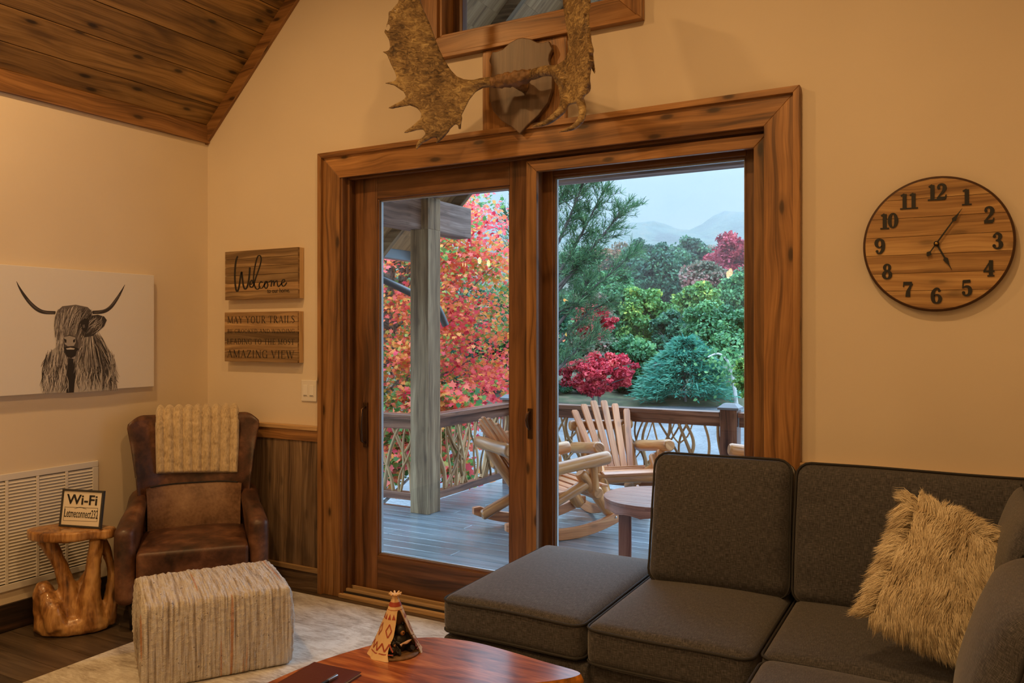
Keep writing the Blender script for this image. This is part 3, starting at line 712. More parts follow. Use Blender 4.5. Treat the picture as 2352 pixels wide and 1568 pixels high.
def cst(pts, w, tone, k=5):
    LV[0] += 1
    q = crom([(x, y, w*wf) for x, y, wf in pts], k); pr = []
    for x, y, ww in q:
        a = cc(x, y); pr.append((a[0], a[1], ww/4.9*.0021))
    n = len(pr); Lf = []; Rt = []; h = LV[0]*0.0000012
    for i, (x, y, w_) in enumerate(pr):
        a = pr[max(i-1, 0)]; b = pr[min(i+1, n-1)]; dx, dy = b[0]-a[0], b[1]-a[1]; l = math.hypot(dx, dy) or 1
        Lf.append(cfn(x-dy/l*w_/2, y+dx/l*w_/2, h)); Rt.append(cfn(x+dy/l*w_/2, y-dx/l*w_/2, h))
    cow.add(Lf+Rt, [(i, i+1, n+i+1, n+i) for i in range(n-1)], [[(0, 0)]*4]*(n-1), tone)
def cpoly(pts, tone):
    LV[0] += 1; c = [cc(x, y) for x, y in pts]; cow.add([cfn(a, b, LV[0]*0.0000012) for a, b in c], [tuple(range(len(c)))], None, tone)
cst([(185,225,.1),(215,290,.45),(270,380,.8),(340,470,1),(420,540,1.1),(500,572,1),(625,578,.9)], 44, .10)
cst([(1405,262,.1),(1370,330,.5),(1310,430,.95),(1240,520,1.1),(1160,565,1.1),(1040,575,1)], 44, .10)
for _ in range(26):
    o = rc.uniform(-12, 12); cst([(300+o, 420+o*.3, .3), (400+o, 525-abs(o)*.2, 1), (520, 572+o*.5, 1), (610, 578+o*.6, .3)], 3, rc.choice([.05, .3, .45]))
    cst([(1350+o, 370+o*.3, .3), (1250+o, 500, 1), (1130, 566+o*.5, 1), (1060, 575+o*.6, .3)], 3, rc.choice([.05, .3, .45]))
# body hair
cpoly([(500,1480),(478,1300),(492,1120),(560,1020),(640,960),(900,800),(1060,800),(1150,850),(1230,1000),(1290,1180),(1322,1300),(1318,1440),(1180,1450),(900,1472)], .80)
for _ in range(620):
    x = rc.uniform(500, 1300); q = (x-500)/800; y0 = 1010-90*math.sin(q*math.pi)+rc.uniform(0, 330); L = rc.uniform(90, 260)
    y1 = min(y0+L, 1492-q*40); 
    if y0 > 1400: continue
    dark = 0.05 if (770 < x < 850 and y0 > 1080) or (1000 < x < 1050 and y0 > 1100) else (0.15 if 1040 < x < 1210 else 0.45)
    tn = min(1, max(0, rc.gauss(dark+.08, .32)))
    cst([(x, y0, .4), (x+rc.uniform(-16, 16)+(q-.5)*30, (y0+y1)/2, 1), (x+rc.uniform(-26, 20)+(q-.5)*66, y1, .25)], rc.uniform(5, 13), tn, 4)
cpoly([(770,1090),(840,1100),(850,1250),(830,1475),(745,1480),(750,1250)], .03)
for _ in range(110):
    x = rc.choice([rc.uniform(490, 520)+rc.uniform(-20, 30), rc.uniform(560, 750), rc.uniform(860, 1300)]); y0 = rc.uniform(1180, 1380); cst([(x, y0, .3), (x+rc.uniform(-20, 20), y0+60, 1), (x+rc.uniform(-30, 30), min(y0+rc.uniform(100, 200), 1480-(x-500)*.03), .2)], rc.uniform(4, 12), rc.choice([.05, .1, .85, .95, .9]), 4)
# neck mane right
for _ in range(240):
    x = rc.uniform(860, 1190); y0 = rc.uniform(790, 980)
    cst([(x*.6+1010*.4, y0, .3), (x, y0+rc.uniform(80, 130), 1), (x+(x-1000)*.35+rc.uniform(-15, 15), y0+rc.uniform(200, 330), .2)], rc.uniform(5, 12), min(1, max(0, rc.gauss(.5 if x < 1040 else .3, .3))), 4)
# ear
cpoly([(1020,610),(1100,600),(1170,620),(1200,660),(1170,730),(1100,790),(1040,840),(950,855),(900,790),(890,680)], .10)
for _ in range(90):
    x = rc.uniform(930, 1160); y = rc.uniform(600, 700); cst([(x, y, .3), (x-rc.uniform(10, 60), y+rc.uniform(30, 60), 1), (x-rc.uniform(40, 130), y+rc.uniform(70, 150), .2)], rc.uniform(3, 7), rc.choice([.05, .25, .6, .85, .9]), 4)
# face and forelock
cpoly([(620,580),(700,505),(850,488),(985,515),(1040,570),(1000,650),(930,700),(900,790),(920,900),(890,1010),(820,1070),(760,1060),(690,990),(670,900),(620,850),(610,700)], .48)
for _ in range(430):
    s = rc.random(); x0 = 640+s*400; y0 = 500+abs(s-.5)*80+rc.uniform(-5, 80); xe = 625+s*300+rc.uniform(-30, 30); ye = y0+rc.uniform(120, 300)
    cst([(x0, y0, .3), ((x0*.7+xe*.3)-10, y0*.5+ye*.5-20, 1), (xe, ye, .2)], rc.uniform(4, 9), min(1, max(0, rc.gauss(.52-.3*(s > .72), .34))), 4)
# eye shade, muzzle
cpoly([(905,680),(950,640),(1000,660),(990,740),(960,800),(915,760)], .04); cpoly([(925,715),(950,710),(955,745),(930,750)], .4)
cpoly([(700,850),(780,825),(850,850),(880,920),(870,1000),(810,1060),(750,1050),(695,1000),(690,920)], .2)
cpoly([(718,850),(780,838),(845,855),(850,910),(830,950),(760,955),(725,930)], .72)
cpoly([(718,870),(745,880),(745,915),(728,915)], .03); cpoly([(845,872),(820,884),(820,912),(840,910)], .03)
cpoly([(680,985),(740,960),(830,960),(890,985),(860,1010),(720,1010)], .03); cpoly([(740,980),(790,970),(840,980),(830,992),(750,992)], .95)
cpoly([(715,1010),(860,1010),(850,1060),(800,1088),(750,1070)], .03)
for _ in range(60):
    x = rc.uniform(640, 720); y0 = rc.uniform(760, 900); cst([(x, y0, .3), (x-10, y0+80, 1), (x+rc.uniform(-20, 10), y0+rc.uniform(120, 200), .2)], rc.uniform(3, 7), rc.choice([.15, .5, .8, .95]), 4)
cow.build('printed_picture', INK, cv)

# ------------------------------------------------------------------ return air grille
vz0, vz1, vy1 = .205, .805, 2.845; vy0 = 1.90
vt = empty('return_air_grille', (LX, (vy0+vy1)/2, vz0), 0, 'large white louvered return air grille low on the left wall', 'vent')
def vb(a, b): return ((a[0]-LX, a[1]-(vy0+vy1)/2, a[2]-vz0), (b[0]-LX, b[1]-(vy0+vy1)/2, b[2]-vz0))
WH = plain('grille_enamel', (.72, .70, .68, 1), .4)
m1 = MB()
for a, b in (((LX+.001, vy0, vz0), (LX+.012, vy1, vz0+.035)), ((LX+.001, vy0, vz1-.035), (LX+.012, vy1, vz1)), ((LX+.001, vy0, vz0+.035), (LX+.012, vy0+.035, vz1-.035)), ((LX+.001, vy1-.035, vz0+.035), (LX+.012, vy1, vz1-.035))): m1.box(*vb(a, b))
m1.build('grille_frame', WH, vt, bevel=.003)
ys = [vy0+.035, 2.03, 2.187, 2.345, 2.503, 2.661, vy1-.035]
for yy in ys[1:-1]:
    m1 = MB(); m1.box(*vb((LX+.004, yy-.008, vz0+.035), (LX+.012, yy+.008, vz1-.035))); m1.build('mullion', WH, vt, bevel=.002)
for k in range(len(ys)-1):
    m1 = MB(); z = vz0+.042
    while z < vz1-.045:
        ya, yb = ys[k]+(.008 if k else 0), ys[k+1]-(.008 if k < len(ys)-2 else 0)
        a, b = vb((LX, ya, z), (LX, yb, z))
        vs = [(.002, a[1], a[2]+.013), (.002, b[1], a[2]+.013), (.011, b[1], a[2]), (.011, a[1], a[2]), (.002, a[1], a[2]+.0145), (.002, b[1], a[2]+.0145), (.011, b[1], a[2]+.0015), (.011, a[1], a[2]+.0015)]
        m1.add(vs, [(0,1,2,3),(7,6,5,4),(3,2,6,7),(0,4,5,1)]); z += .0168
    m1.build('louver_panel', WH, vt)
m1 = MB(); m1.box(*vb((LX+.0004, vy0+.03, vz0+.03), (LX+.0012, vy1-.03, vz1-.03))); m1.build('dark_backing', plain('duct_grey', (.10, .09, .08, 1), .9), vt)

# ------------------------------------------------------------------ fabrics and other indoor materials
def sofa_mat():
    g = N('charcoal_linen_weave'); tc = g.n('ShaderNodeTexCoord'); uv = g.n('ShaderNodeUVMap'); uv.uv_map = 'UVMap'
    sp = g.n('ShaderNodeSeparateXYZ', i0=uv.outputs[0])
    a = g.noise(g.vec(g.math('MULTIPLY', sp.outputs[0], 45), g.math('MULTIPLY', sp.outputs[1], 420)), 1, 2)
    b = g.noise(g.vec(g.math('MULTIPLY', sp.outputs[0], 420), g.math('MULTIPLY', sp.outputs[1], 45)), 1, 2)
    f = g.math('ADD', g.math('MULTIPLY', a, .5), g.math('MULTIPLY', b, .5))
    g.col(g.ramp(f, [(0.36, (.018, .018, .022, 1)), (0.5, (.052, .050, .056, 1)), (0.64, (.115, .108, .112, 1))])); g.rough(.85)
    g.bs.inputs['Sheen Weight'].default_value = 0.35; g.bs.inputs['Sheen Roughness'].default_value = 0.4
    g.bump(f, .25, .002); return g.m
M['sofa'] = sofa_mat()
M['piping'] = plain('charcoal_piping', (.022, .021, .023, 1), .8)
def leather_mat():
    g = N('worn_brown_leather'); tc = g.n('ShaderNodeTexCoord')
    a = g.noise(tc.outputs['Object'], 5.5, 6, .62, .3); b = g.noise(tc.outputs['Object'], 40, 4, .6)
    f = g.math('ADD', g.math('MULTIPLY', a, .8), g.math('MULTIPLY', b, .2))
    g.col(g.ramp(f, [(0.36, srgb(48, 32, 26)), (0.5, srgb(86, 56, 42)), (0.62, srgb(122, 84, 62)), (0.75, srgb(150, 112, 86))])); g.rough(g.ramp(b, [(.3, .34), (.7, .5)]))
    g.bump(b, .15, .003); return g.m
M['leather'] = leather_mat()
def lumbar_mat():
    g = N('light_worn_leather'); tc = g.n('ShaderNodeTexCoord')
    a = g.noise(tc.outputs['Object'], 6, 6, .62, .3); b = g.noise(tc.outputs['Object'], 60, 4, .6)
    f = g.math('ADD', g.math('MULTIPLY', a, .7), g.math('MULTIPLY', b, .3))
    g.col(g.ramp(f, [(0.34, srgb(88, 62, 46)), (0.5, srgb(132, 100, 76)), (0.7, srgb(162, 130, 102))])); g.rough(.5); g.bump(b, .15, .003); return g.m
M['lumbar'] = lumbar_mat()
def throw_mat():
    g = N('ribbed_faux_fur'); tc = g.n('ShaderNodeTexCoord'); mp = g.n('ShaderNodeMapping', i0=tc.outputs['Object']); mp.inputs['Scale'].default_value = (120, 120, 45)
    a = g.noise(mp.outputs[0], 1, 3); b = g.noise(tc.outputs['Object'], 22, 3)
    f = g.math('ADD', g.math('MULTIPLY', a, .6), g.math('MULTIPLY', b, .4))
    g.col(g.ramp(f, [(0.3, srgb(160, 138, 108)), (0.5, srgb(200, 180, 146)), (0.7, srgb(222, 204, 172))])); g.rough(.95)
    g.bs.inputs['Sheen Weight'].default_value = 0.5; g.bump(a, .8, .006); return g.m
M['throw'] = throw_mat()
def burl_mat():
    g = N('polished_root_wood'); tc = g.n('ShaderNodeTexCoord'); mp = g.n('ShaderNodeMapping', i0=tc.outputs['Object']); mp.inputs['Scale'].default_value = (9, 9, 2.2)
    a = g.noise(mp.outputs[0], 1.0, 5, .6, 1.4); mp2 = g.n('ShaderNodeMapping', i0=tc.outputs['Object']); mp2.inputs['Scale'].default_value = (70, 70, 9)
    b = g.noise(mp2.outputs[0], 1, 3, .6, .6)
    f = g.math('ADD', g.math('MULTIPLY', a, .72), g.math('MULTIPLY', b, .28))
    c = g.ramp(f, [(0.33, srgb(76, 46, 24)), (0.44, srgb(146, 100, 54)), (0.56, srgb(192, 146, 90)), (0.7, srgb(214, 172, 114))])
    vo = g.n('ShaderNodeTexVoronoi', Vector=mp.outputs[0], Scale=1.3)
    k = g.ramp(vo.outputs['Distance'], [(.08, 1.0), (.15, 0.0)]); c = g.mix(g.math('MULTIPLY', k, .8), c, srgb(48, 24, 12))
    g.col(c); g.rough(.3); g.bs.inputs['Coat Weight'].default_value = .3; g.bump(f, .35, .01); return g.m
M['burl'] = burl_mat()
def slab_mat():
    g = N('live_edge_slab'); tc = g.n('ShaderNodeTexCoord'); mp = g.n('ShaderNodeMapping', i0=tc.outputs['Object']); mp.inputs['Rotation'].default_value = (0, 0, math.radians(-28)); mp.inputs['Scale'].default_value = (2.2, 11, 6)
    a = g.noise(mp.outputs[0], 1.0, 4, .55, 1.6); mp2 = g.n('ShaderNodeMapping', i0=tc.outputs['Object']); mp2.inputs['Rotation'].default_value = (0, 0, math.radians(-28)); mp2.inputs['Scale'].default_value = (7, 120, 20)
    b = g.noise(mp2.outputs[0], 1, 3, .6, .4)
    f = g.math('ADD', g.math('MULTIPLY', a, .75), g.math('MULTIPLY', b, .25))
    g.col(g.ramp(f, [(0.34, srgb(88, 42, 26)), (0.46, srgb(136, 72, 42)), (0.56, srgb(174, 102, 58)), (0.68, srgb(206, 142, 86))])); g.rough(.28)
    g.bs.inputs['Coat Weight'].default_value = .4; g.bs.inputs['Coat Roughness'].default_value = .15; g.bump(b, .08, .002); return g.m
M['slab'] = slab_mat()
def rug_mat():
    g = N('distressed_rug'); tc = g.n('ShaderNodeTexCoord'); mp = g.n('ShaderNodeMapping', i0=tc.outputs['Object']); mp.inputs['Scale'].default_value = (1.2, 3.0, 1)
    a = g.noise(mp.outputs[0], 2.6, 8, .72, 1.0); mp2 = g.n('ShaderNodeMapping', i0=tc.outputs['Object']); mp2.inputs['Scale'].default_value = (18, 90, 1)
    b = g.noise(mp2.outputs[0], 1, 3, .7, .5)
    f = g.math('ADD', g.math('MULTIPLY', a, .7), g.math('MULTIPLY', b, .3))
    g.col(g.ramp(f, [(0.32, srgb(124, 114, 102)), (0.44, srgb(178, 170, 160)), (0.56, srgb(212, 210, 204)), (0.7, srgb(228, 228, 224))])); g.rough(.95); g.bump(b, .4, .004); return g.m
def pouf_mat():
    g = N('woven_rag_chindi'); uv = g.n('ShaderNodeTexCoord'); sp = g.n('ShaderNodeSeparateXYZ', i0=uv.outputs['Object'])
    x = sp.outputs[0]; y = g.math('ADD', sp.outputs[1], sp.outputs[2])
    st = g.noise(g.vec(g.math('MULTIPLY', x, 75), g.math('MULTIPLY', y, 2.5)), 1, 2, .6)
    wv = g.noise(g.vec(g.math('MULTIPLY', x, 130), g.math('MULTIPLY', y, 170)), 1, 2, .6)
    cl = g.noise(g.vec(g.math('MULTIPLY', x, 30), g.math('MULTIPLY', y, 1.0)), 1, 1)
    c = g.ramp(st, [(0.3, srgb(140, 128, 116)), (0.45, srgb(190, 180, 168)), (0.55, srgb(216, 212, 206)), (0.7, srgb(168, 154, 138))])
    cu = g.ramp(cl, [(0.685, 0.0), (0.70, 1.0)]); c = g.mix(g.math('MULTIPLY', cu, .7), c, srgb(190, 128, 78))
    sp2 = g.noise(g.vec(g.math('MULTIPLY', x, 60), g.math('MULTIPLY', y, 40)), 1, 2, .6)
    dk = g.ramp(sp2, [(0.66, 0.0), (0.72, 1.0)]); c = g.mix(g.math('MULTIPLY', dk, .75), c, srgb(92, 78, 66))
    g.col(c); g.rough(.9); g.bump(g.math('ADD', st, g.math('MULTIPLY', wv, .6)), 1.0, .012); return g.m

# rug
mb = MB(); rk = empty('rug_root_unused') ; bpy.data.objects.remove(rk)
mb.box((-3.552, -0.9, 0.0), (0.1, 3.515, 0.011)); rug = mb.build('area_rug', rug_mat(), bevel=.004)
tag(rug, 'large distressed cream and grey area rug on the dark plank floor', 'rug')

# ------------------------------------------------------------------ sectional sofa
SO = (-0.85, 3.10, 0)
sofa = empty('sectional_sofa', SO, 0, 'charcoal grey L-shaped sectional sofa with piped cushions under the wall clock', 'sofa')
rs = random.Random(5)
def cush(nm, cx, cy, cz, hx, hy, hz, r, bulge, Rm=None, seed=0, wr=.004, axis=2, wrinkle_edge=False):
    """puffed box cushion; bulge along local axis; Rm = local rotation matrix"""
    Mx = Matrix.Translation((cx-SO[0], cy-SO[1], cz-SO[2])) @ (Rm.to_4x4() if Rm is not None else Matrix.Identity(4))
    H = (hx, hy, hz)
    def puff(x, y, z):
        p = [x, y, z]; o = [k for k in range(3) if k != axis]
        e0, e1 = min(1, abs(p[o[0]])/H[o[0]]), min(1, abs(p[o[1]])/H[o[1]])
        k = (1-e0**2.6)*(1-e1**2.6)
        sg = 1 if p[axis] > 0 else -1
        p[axis] += sg*bulge*k*(abs(p[axis])/H[axis])
        # edges waver a little
        nz_ = mnoise.noise(Vector((x*3.1+seed, y*3.1, z*3.1)))
        for q in range(3): p[q] += wr*nz_*(1 if q == axis else .6)
        if wrinkle_edge:
            d = min(1, abs(p[o[0]])/H[o[0]])
            wz = math.sin(p[o[1]]*46+seed+3*mnoise.noise(Vector((p[o[1]]*9, seed, 0))))*max(0, d-.62)/.38
            p[axis] += .006*wz*(1 if d < .96 else .3)*sg
        return p
    m1 = MB(); rbox(m1, hx, hy, hz, r, 18 if wrinkle_edge else 12, puff, Mx, nz=18 if wrinkle_edge else 8)
    ob = m1.build(nm, M['sofa'], sofa)
    # piping along both face perimeters
    o = [k for k in range(3) if k != axis]
    for sg in (1, -1):
        pts = []; a, b = H[o[0]], H[o[1]]; rc_ = r*1.1; seam = H[axis]-r*0.45
        base = []
        for q, (sx, sy) in enumerate(((1, 1), (-1, 1), (-1, -1), (1, -1))):
            for k in range(5):
                an = math.radians(90*q + 90*k/4); base.append((sx*(a-rc_)+rc_*math.cos(an), sy*(b-rc_)+rc_*math.sin(an)))
        full = []
        for i in range(len(base)):
            p, q2 = base[i], base[(i+1) % len(base)]; L = math.hypot(q2[0]-p[0], q2[1]-p[1]); n = max(1, int(L/.03))
            for k in range(n): full.append((p[0]+(q2[0]-p[0])*k/n, p[1]+(q2[1]-p[1])*k/n))
        full.append(full[0])
        for (u, v) in full:
            p = [0, 0, 0]; p[o[0]] = u; p[o[1]] = v; p[axis] = sg*seam
            l = 1.0 - r*0.10/max(a, b)
            p = puff(*p); pts.append(Mx @ Vector(p))
        m1 = MB(); m1.tube(pts, .0048, 6, cap=False); m1.build('piping', M['piping'], ob)
    return ob
def Rz(a): return Matrix.Rotation(math.radians(a), 3, 'Z')
def Rx_(a): return Matrix.Rotation(math.radians(a), 3, 'X')
def Ry_(a): return Matrix.Rotation(math.radians(a), 3, 'Y')
# base
m1 = MB()
rbox(m1, .31, .46, .14, .02, 2, None, Matrix.Translation((-1.475-SO[0], 3.10-SO[1], .195)))
rbox(m1, .785, .45, .14, .02, 2, None, Matrix.Translation((-.385-SO[0], 3.115-SO[1], .195)))
rbox(m1, .455, .60, .14, .02, 2, None, Matrix.Translation((-.055-SO[0], 2.06-SO[1], .195)))
m1.build('sofa_base', M['sofa'], sofa)
for lx, ly in ((-1.72, 2.70), (-1.72, 3.5), (-.6, 2.72), (-.45, 1.52), (.34, 1.52), (.34, 3.5)):
    m1 = MB(); m1.box((lx-.03-SO[0], ly-.03-SO[1], 0.0115), (lx+.03-SO[0], ly+.03-SO[1], .056)); m1.build('leg', M['black'], sofa)
m1 = MB(); rbox(m1, .76, .075, .24, .04, 4, None, Matrix.Translation((-.385-SO[0], 3.49-SO[1], .56))); m1.build('back_frame', M['sofa'], sofa)
m1 = MB(); rbox(m1, .07, .92, .24, .04, 4, None, Matrix.Translation((.335-SO[0], 2.485-SO[1], .56))); m1.build('back_frame', M['sofa'], sofa)
# seat cushions
cush('seat_cushion', -1.483, 3.080, .418, .302, .450, .078, .042, .016, seed=1)
cush('seat_cushion', -.873, 2.990, .418, .292, .375, .078, .042, .018, seed=2)
cush('seat_cushion', -.262, 3.010, .418, .305, .355, .078, .042, .018, seed=3)
cush('seat_cushion', -.255, 2.330, .418, .302, .312, .078, .042, .018, seed=4)
# back cushions
def back(cx, cy, cz, w, seed, lean=13, yaw=0, h=.27, hw=None):
    return cush('back_cushion', cx, cy, cz, w, .085, h, .05, .035, Rz(yaw) @ Rx_(-lean), seed, .006, axis=1, wrinkle_edge=True)
back(-.868, 3.345, .735, .280, 5, 14, 3)
back(-.140, 3.350, .733, .430, 6, 14, 0)
cush('back_cushion', .190, 2.90, .745, .095, .300, .27, .05, .035, Ry_(13), 7, .006, axis=0, wrinkle_edge=True)
cush('back_cushion', .165, 2.300, .700, .12, .300, .225, .08, .045, Ry_(17), 8, .006, axis=0, wrinkle_edge=True)

# ------------------------------------------------------------------ long-haired pillow
PC = Vector((-.018, 2.79, .765))
cr_ = Vector((CA, SA, 0)); cf_ = Vector((-SA, CA, 0)); up_ = Vector((0, 0, 1))
nrm = (-cf_*0.84 + up_*0.42 - cr_*0.30).normalized()
ax = (cr_*0.88 - up_*0.52); ax = (ax - nrm*ax.dot(nrm)).normalized(); ay = nrm.cross(ax)
pil = empty('fur_pillow', (PC.x, PC.y, .52), 0, 'shaggy long-haired cream throw pillow leaning in the corner of the grey sofa', 'pillow')
S_ = .192; lo = Vector((PC.x, PC.y, .52))
def pil_pt(u, v, side):
    # u,v in -1..1 ; pinched corners, saggy top edge
    e = (1-abs(u)**2.4)*(1-abs(v)**2.4); th = .062*max(e, 0)**.6
    sx = 1-.10*(1-abs(u))*(abs(v)**4) ; pu = u*(1-.085*(1-v*v)*(abs(u)**3)); pv = v*(1-.085*(1-u*u)*(abs(v)**3))
    return PC + ax*pu*S_ + ay*pv*S_ + nrm*(th*side) - lo
m1 = MB()
for sd in (1, -1): m1.grid(lambda a, b: pil_pt(a*2-1, (b*2-1)*sd, sd), 24, 24)
m1.build('pillow_body', plain('pillow_backing', srgb(176, 146, 104), .95), pil)
def fur_mat():
    g = N('long_cream_fur'); a = g.n('ShaderNodeAttribute'); a.attribute_name = 'tone'
    g.col(g.ramp(a.outputs['Fac'], [(0, srgb(160, 140, 108)), (.4, srgb(208, 190, 156)), (1, srgb(240, 228, 200))])); g.rough(.6)
    g.bs.inputs['Sheen Weight'].default_value = .3; return g.m
rf = random.Random(9); fv = []; ff = []; ft = []
def fur_patch(pos, n, d0, L, w, tone, sp=.012, cnt=9):
    """one tuft: cnt strands converging to a point"""
    d0 = d0.normalized(); side = d0.cross(n); side = side.normalized() if side.length > 1e-5 else d0.orthogonal()
    tip = pos + n*L*.28 + d0*L*.92 + Vector((0, 0, -L*.10))
    for _ in range(cnt):
        b = pos + side*rf.uniform(-sp, sp) + d0*rf.uniform(-sp, sp)
        tp = tip + side*rf.gauss(0, sp*.35) + d0*rf.uniform(-.3, .12)*L + n*rf.gauss(0, .004)
        mid = b + n*L*.34 + (tp-b)*.42; q = b + (mid-b)*1.0
        ws = w*rf.uniform(.6, 1.2); i = len(fv); sv = side*ws
        m2 = mid + (tp-mid)*.6 - Vector((0, 0, .002))
        fv.extend([b-sv, b+sv, mid-sv*.9, mid+sv*.9, m2-sv*.6, m2+sv*.6, tp])
        ff.extend([(i, i+1, i+3, i+2), (i+2, i+3, i+5, i+4), (i+4, i+5, i+6)]); t = min(1, max(0, tone+rf.gauss(0, .16))); ft.extend([t]*3)
for k in range(5200):
    u, v = rf.uniform(-1, 1), rf.uniform(-1, 1); sd = 1 if k % 6 else -1
    if k % 5 == 0:
        if rf.random() < .5: u = math.copysign(rf.uniform(.93, 1), u)
        else: v = math.copysign(rf.uniform(.93, 1), v)
    p = pil_pt(u, v, sd); n = (nrm*sd + ax*u*.5*abs(u) + ay*v*.5*abs(v)).normalized()
    g1 = mnoise.noise(Vector((u*1.9, v*1.9, 3))); g2 = mnoise.noise(Vector((u*5, v*5, 8)))
    d = (Vector((0, 0, -1)) + ax*(.35*u+1.0*g1) + ay*(.25*g2))
    if abs(u) > .85: d += ax*math.copysign(1.1, u)
    if v > .85: d += ay*1.0
    d = d - n*d.dot(n)
    if d.length < .1: d = ax
    fur_patch(p, n, d, rf.uniform(.045, .075), .0007, .45+.5*mnoise.noise(Vector((u*3, v*3, 1)))+rf.gauss(0, .15))
fm = MB(); fm.v = [tuple(p) for p in fv]; fm.f = ff; fm.uv = [[(0, 0)]*len(f) for f in ff]; fm.t = ft; fm.s = [True]*len(ff)
tag(fm.build('fur', fur_mat(), pil), kind='stuff')

# ------------------------------------------------------------------ leather wing chair
def rot2(a): return math.radians(a)
CH = (-3.74, 3.075); ANG = math.radians(49.8)
ac = empty('leather_armchair', (CH[0], CH[1], 0), ANG, 'worn brown leather wingback armchair in the corner beside the wainscot', 'armchair')
# local: x right, y backwards, front edge y=-.33
m1 = MB(); rbox(m1, .300, .31, .060, .02, 4, None, Matrix.Translation((0, -.02, .205))); m1.build('seat_base', M['leather'], ac)
m1 = MB(); rbox(m1, .272, .285, .075, .020, 12, lambda x, y, z: (x, y, z+.022*(1-(x/.272)**2)*(1-(y/.285)**2)*(z > 0)+.004*mnoise.noise(Vector((x*7, y*7, 1)))), Matrix.Translation((0, -.072, .332))); m1.build('seat_cushion', M['leather'], ac)
def chback(s, t, off):
    # s -1..1 across, t 0..1 height
    z = .30+.705*t; w = .300+.060*t**1.3-.02*math.sin(t*math.pi)
    x = s*w; y = .185+.12*t - .16*abs(s)**3.2*(.35+.65*math.sin(min(1, t*1.15)*math.pi*.75)) + off
    top = .04*max(0, (abs(s)-.80)/.2)**2 if t > .6 else 0
    zz = z - top*t*(t > .6) + .012*(abs(s)**2)*t
    return (x, y, zz)
m1 = MB(); NS, NT = 36, 26
def shell(u, v):
    a = u*2*math.pi; s = math.cos(a); yy = math.sin(a)      # superellipse loop around the thickness
    s2 = math.copysign(abs(s)**.45, s); o = math.copysign(abs(yy)**.6, yy)
    t = min(v/.93, 1.0); k = 0 if v < .93 else (v-.93)/.07
    th = .048*math.sqrt(max(0, 1-k*k)); 
    p = chback(s2*(1-.0*k), t, .048+o*th)
    return (p[0]*(1-.04*k*k), p[1], p[2]+.035*math.sin(k*math.pi/2)-.0)
m1.grid(shell, 56, 30); m1.build('backrest', M['leather'], ac)
m1 = MB()   # lower back pad
m1.grid(lambda u, v: (lambda s: (lambda p: (p[0]*.93, p[1]-.012-.02*math.sin(v*math.pi)*(1-s**4), .36+.29*v))(chback(s*.90, (.06+.29*v)/.705*.98, 0)))(u*2-1), 20, 12); m1.build('lumbar_panel', M['lumbar'], ac)
m1 = MB(); m1.tube([(lambda p: (p[0]*.94, p[1]-.014, .652))(chback(s/10*.82, .47, 0)) for s in range(-10, 11)], .004, 6); m1.build('back_seam', M['piping'], ac)
for sx in (-1, 1):
    def armf(x, y, z, sx=sx):
        q = (y+.30)/.60; z2 = z*(1+.0*q)
        h = .5*(1+z/.245)
        zz = z - .045*h + h*h*(.08*q**2 - .035*max(0, .35-q)/.35)
        return (x - sx*.040*h*h*h*min(1, max(0, q)*1.6) + sx*.008*h, y, zz)
    m1 = MB(); rbox(m1, .050, .30, .235, .046, 12, armf, Matrix.Translation((sx*.322, -.050, .375))); m1.build('arm', M['leather'], ac)
for sx in (-1, 1):
    for sy in (-.27, .22):
        zf = .0118 if (sx > 0 and sy < 0) else 0.0
        m1 = MB(); m1.lathe([(.0, zf), (.016, zf), (.024, .145), (0, .145)], 12, Matrix.Translation((sx*.29, sy, 0.0))); m1.build('leg', M['black'], ac)

# throw over the back of the chair
TPATH = crom([(.420, .86), (.424, .96), (.420, 1.02), (.398, 1.052), (.355, 1.066), (.312, 1.050), (.288, 1.005), (.272, .94), (.258, .86), (.246, .78), (.236, .715)], 8)
th = MB()
def thr(u, v, off):
    x = -.205+.44*u; f = v*(len(TPATH)-1); i = min(int(f), len(TPATH)-2); a, b = TPATH[i], TPATH[i+1]; k = f-i
    y, z = a[0]+(b[0]-a[0])*k, a[1]+(b[1]-a[1])*k; d = Vector((0, b[0]-a[0], b[1]-a[1])).normalized(); n = Vector((0, d.z, -d.y))
    if z < 1.0 and v > .5: y -= .16*abs(x/.34)**3.2*.6
    ph = (x+.01)/.050+.10*mnoise.noise(Vector((x*6, v*3, 5))); rib = .024*abs(math.sin(ph*math.pi))**.8 + .004*mnoise.noise(Vector((x*50, v*40, 2)))
    z -= (.020*u)*max(0, v-.5)*2
    ed = min(1, u/.04, (1-u)/.04, v/.03, (1-v)/.03); e = math.sqrt(max(0, 1-(1-ed)**2))
    return Vector((x+(x*.05)*math.sin(v*3), y, z)) + n*((off+(rib if off > 0 else 0))*max(.05, e))
th.grid(lambda u, v: thr(u, v, .010), 130, 90); th.grid(lambda u, v: thr(1-u, v, .0), 40, 50)
tho = th.build('fur_throw', M['throw']); tho.location = (CH[0], CH[1], 0); tho.rotation_euler = (0, 0, ANG)
tag(tho, 'folded tan ribbed faux-fur throw draped over the armchair back', 'blanket')

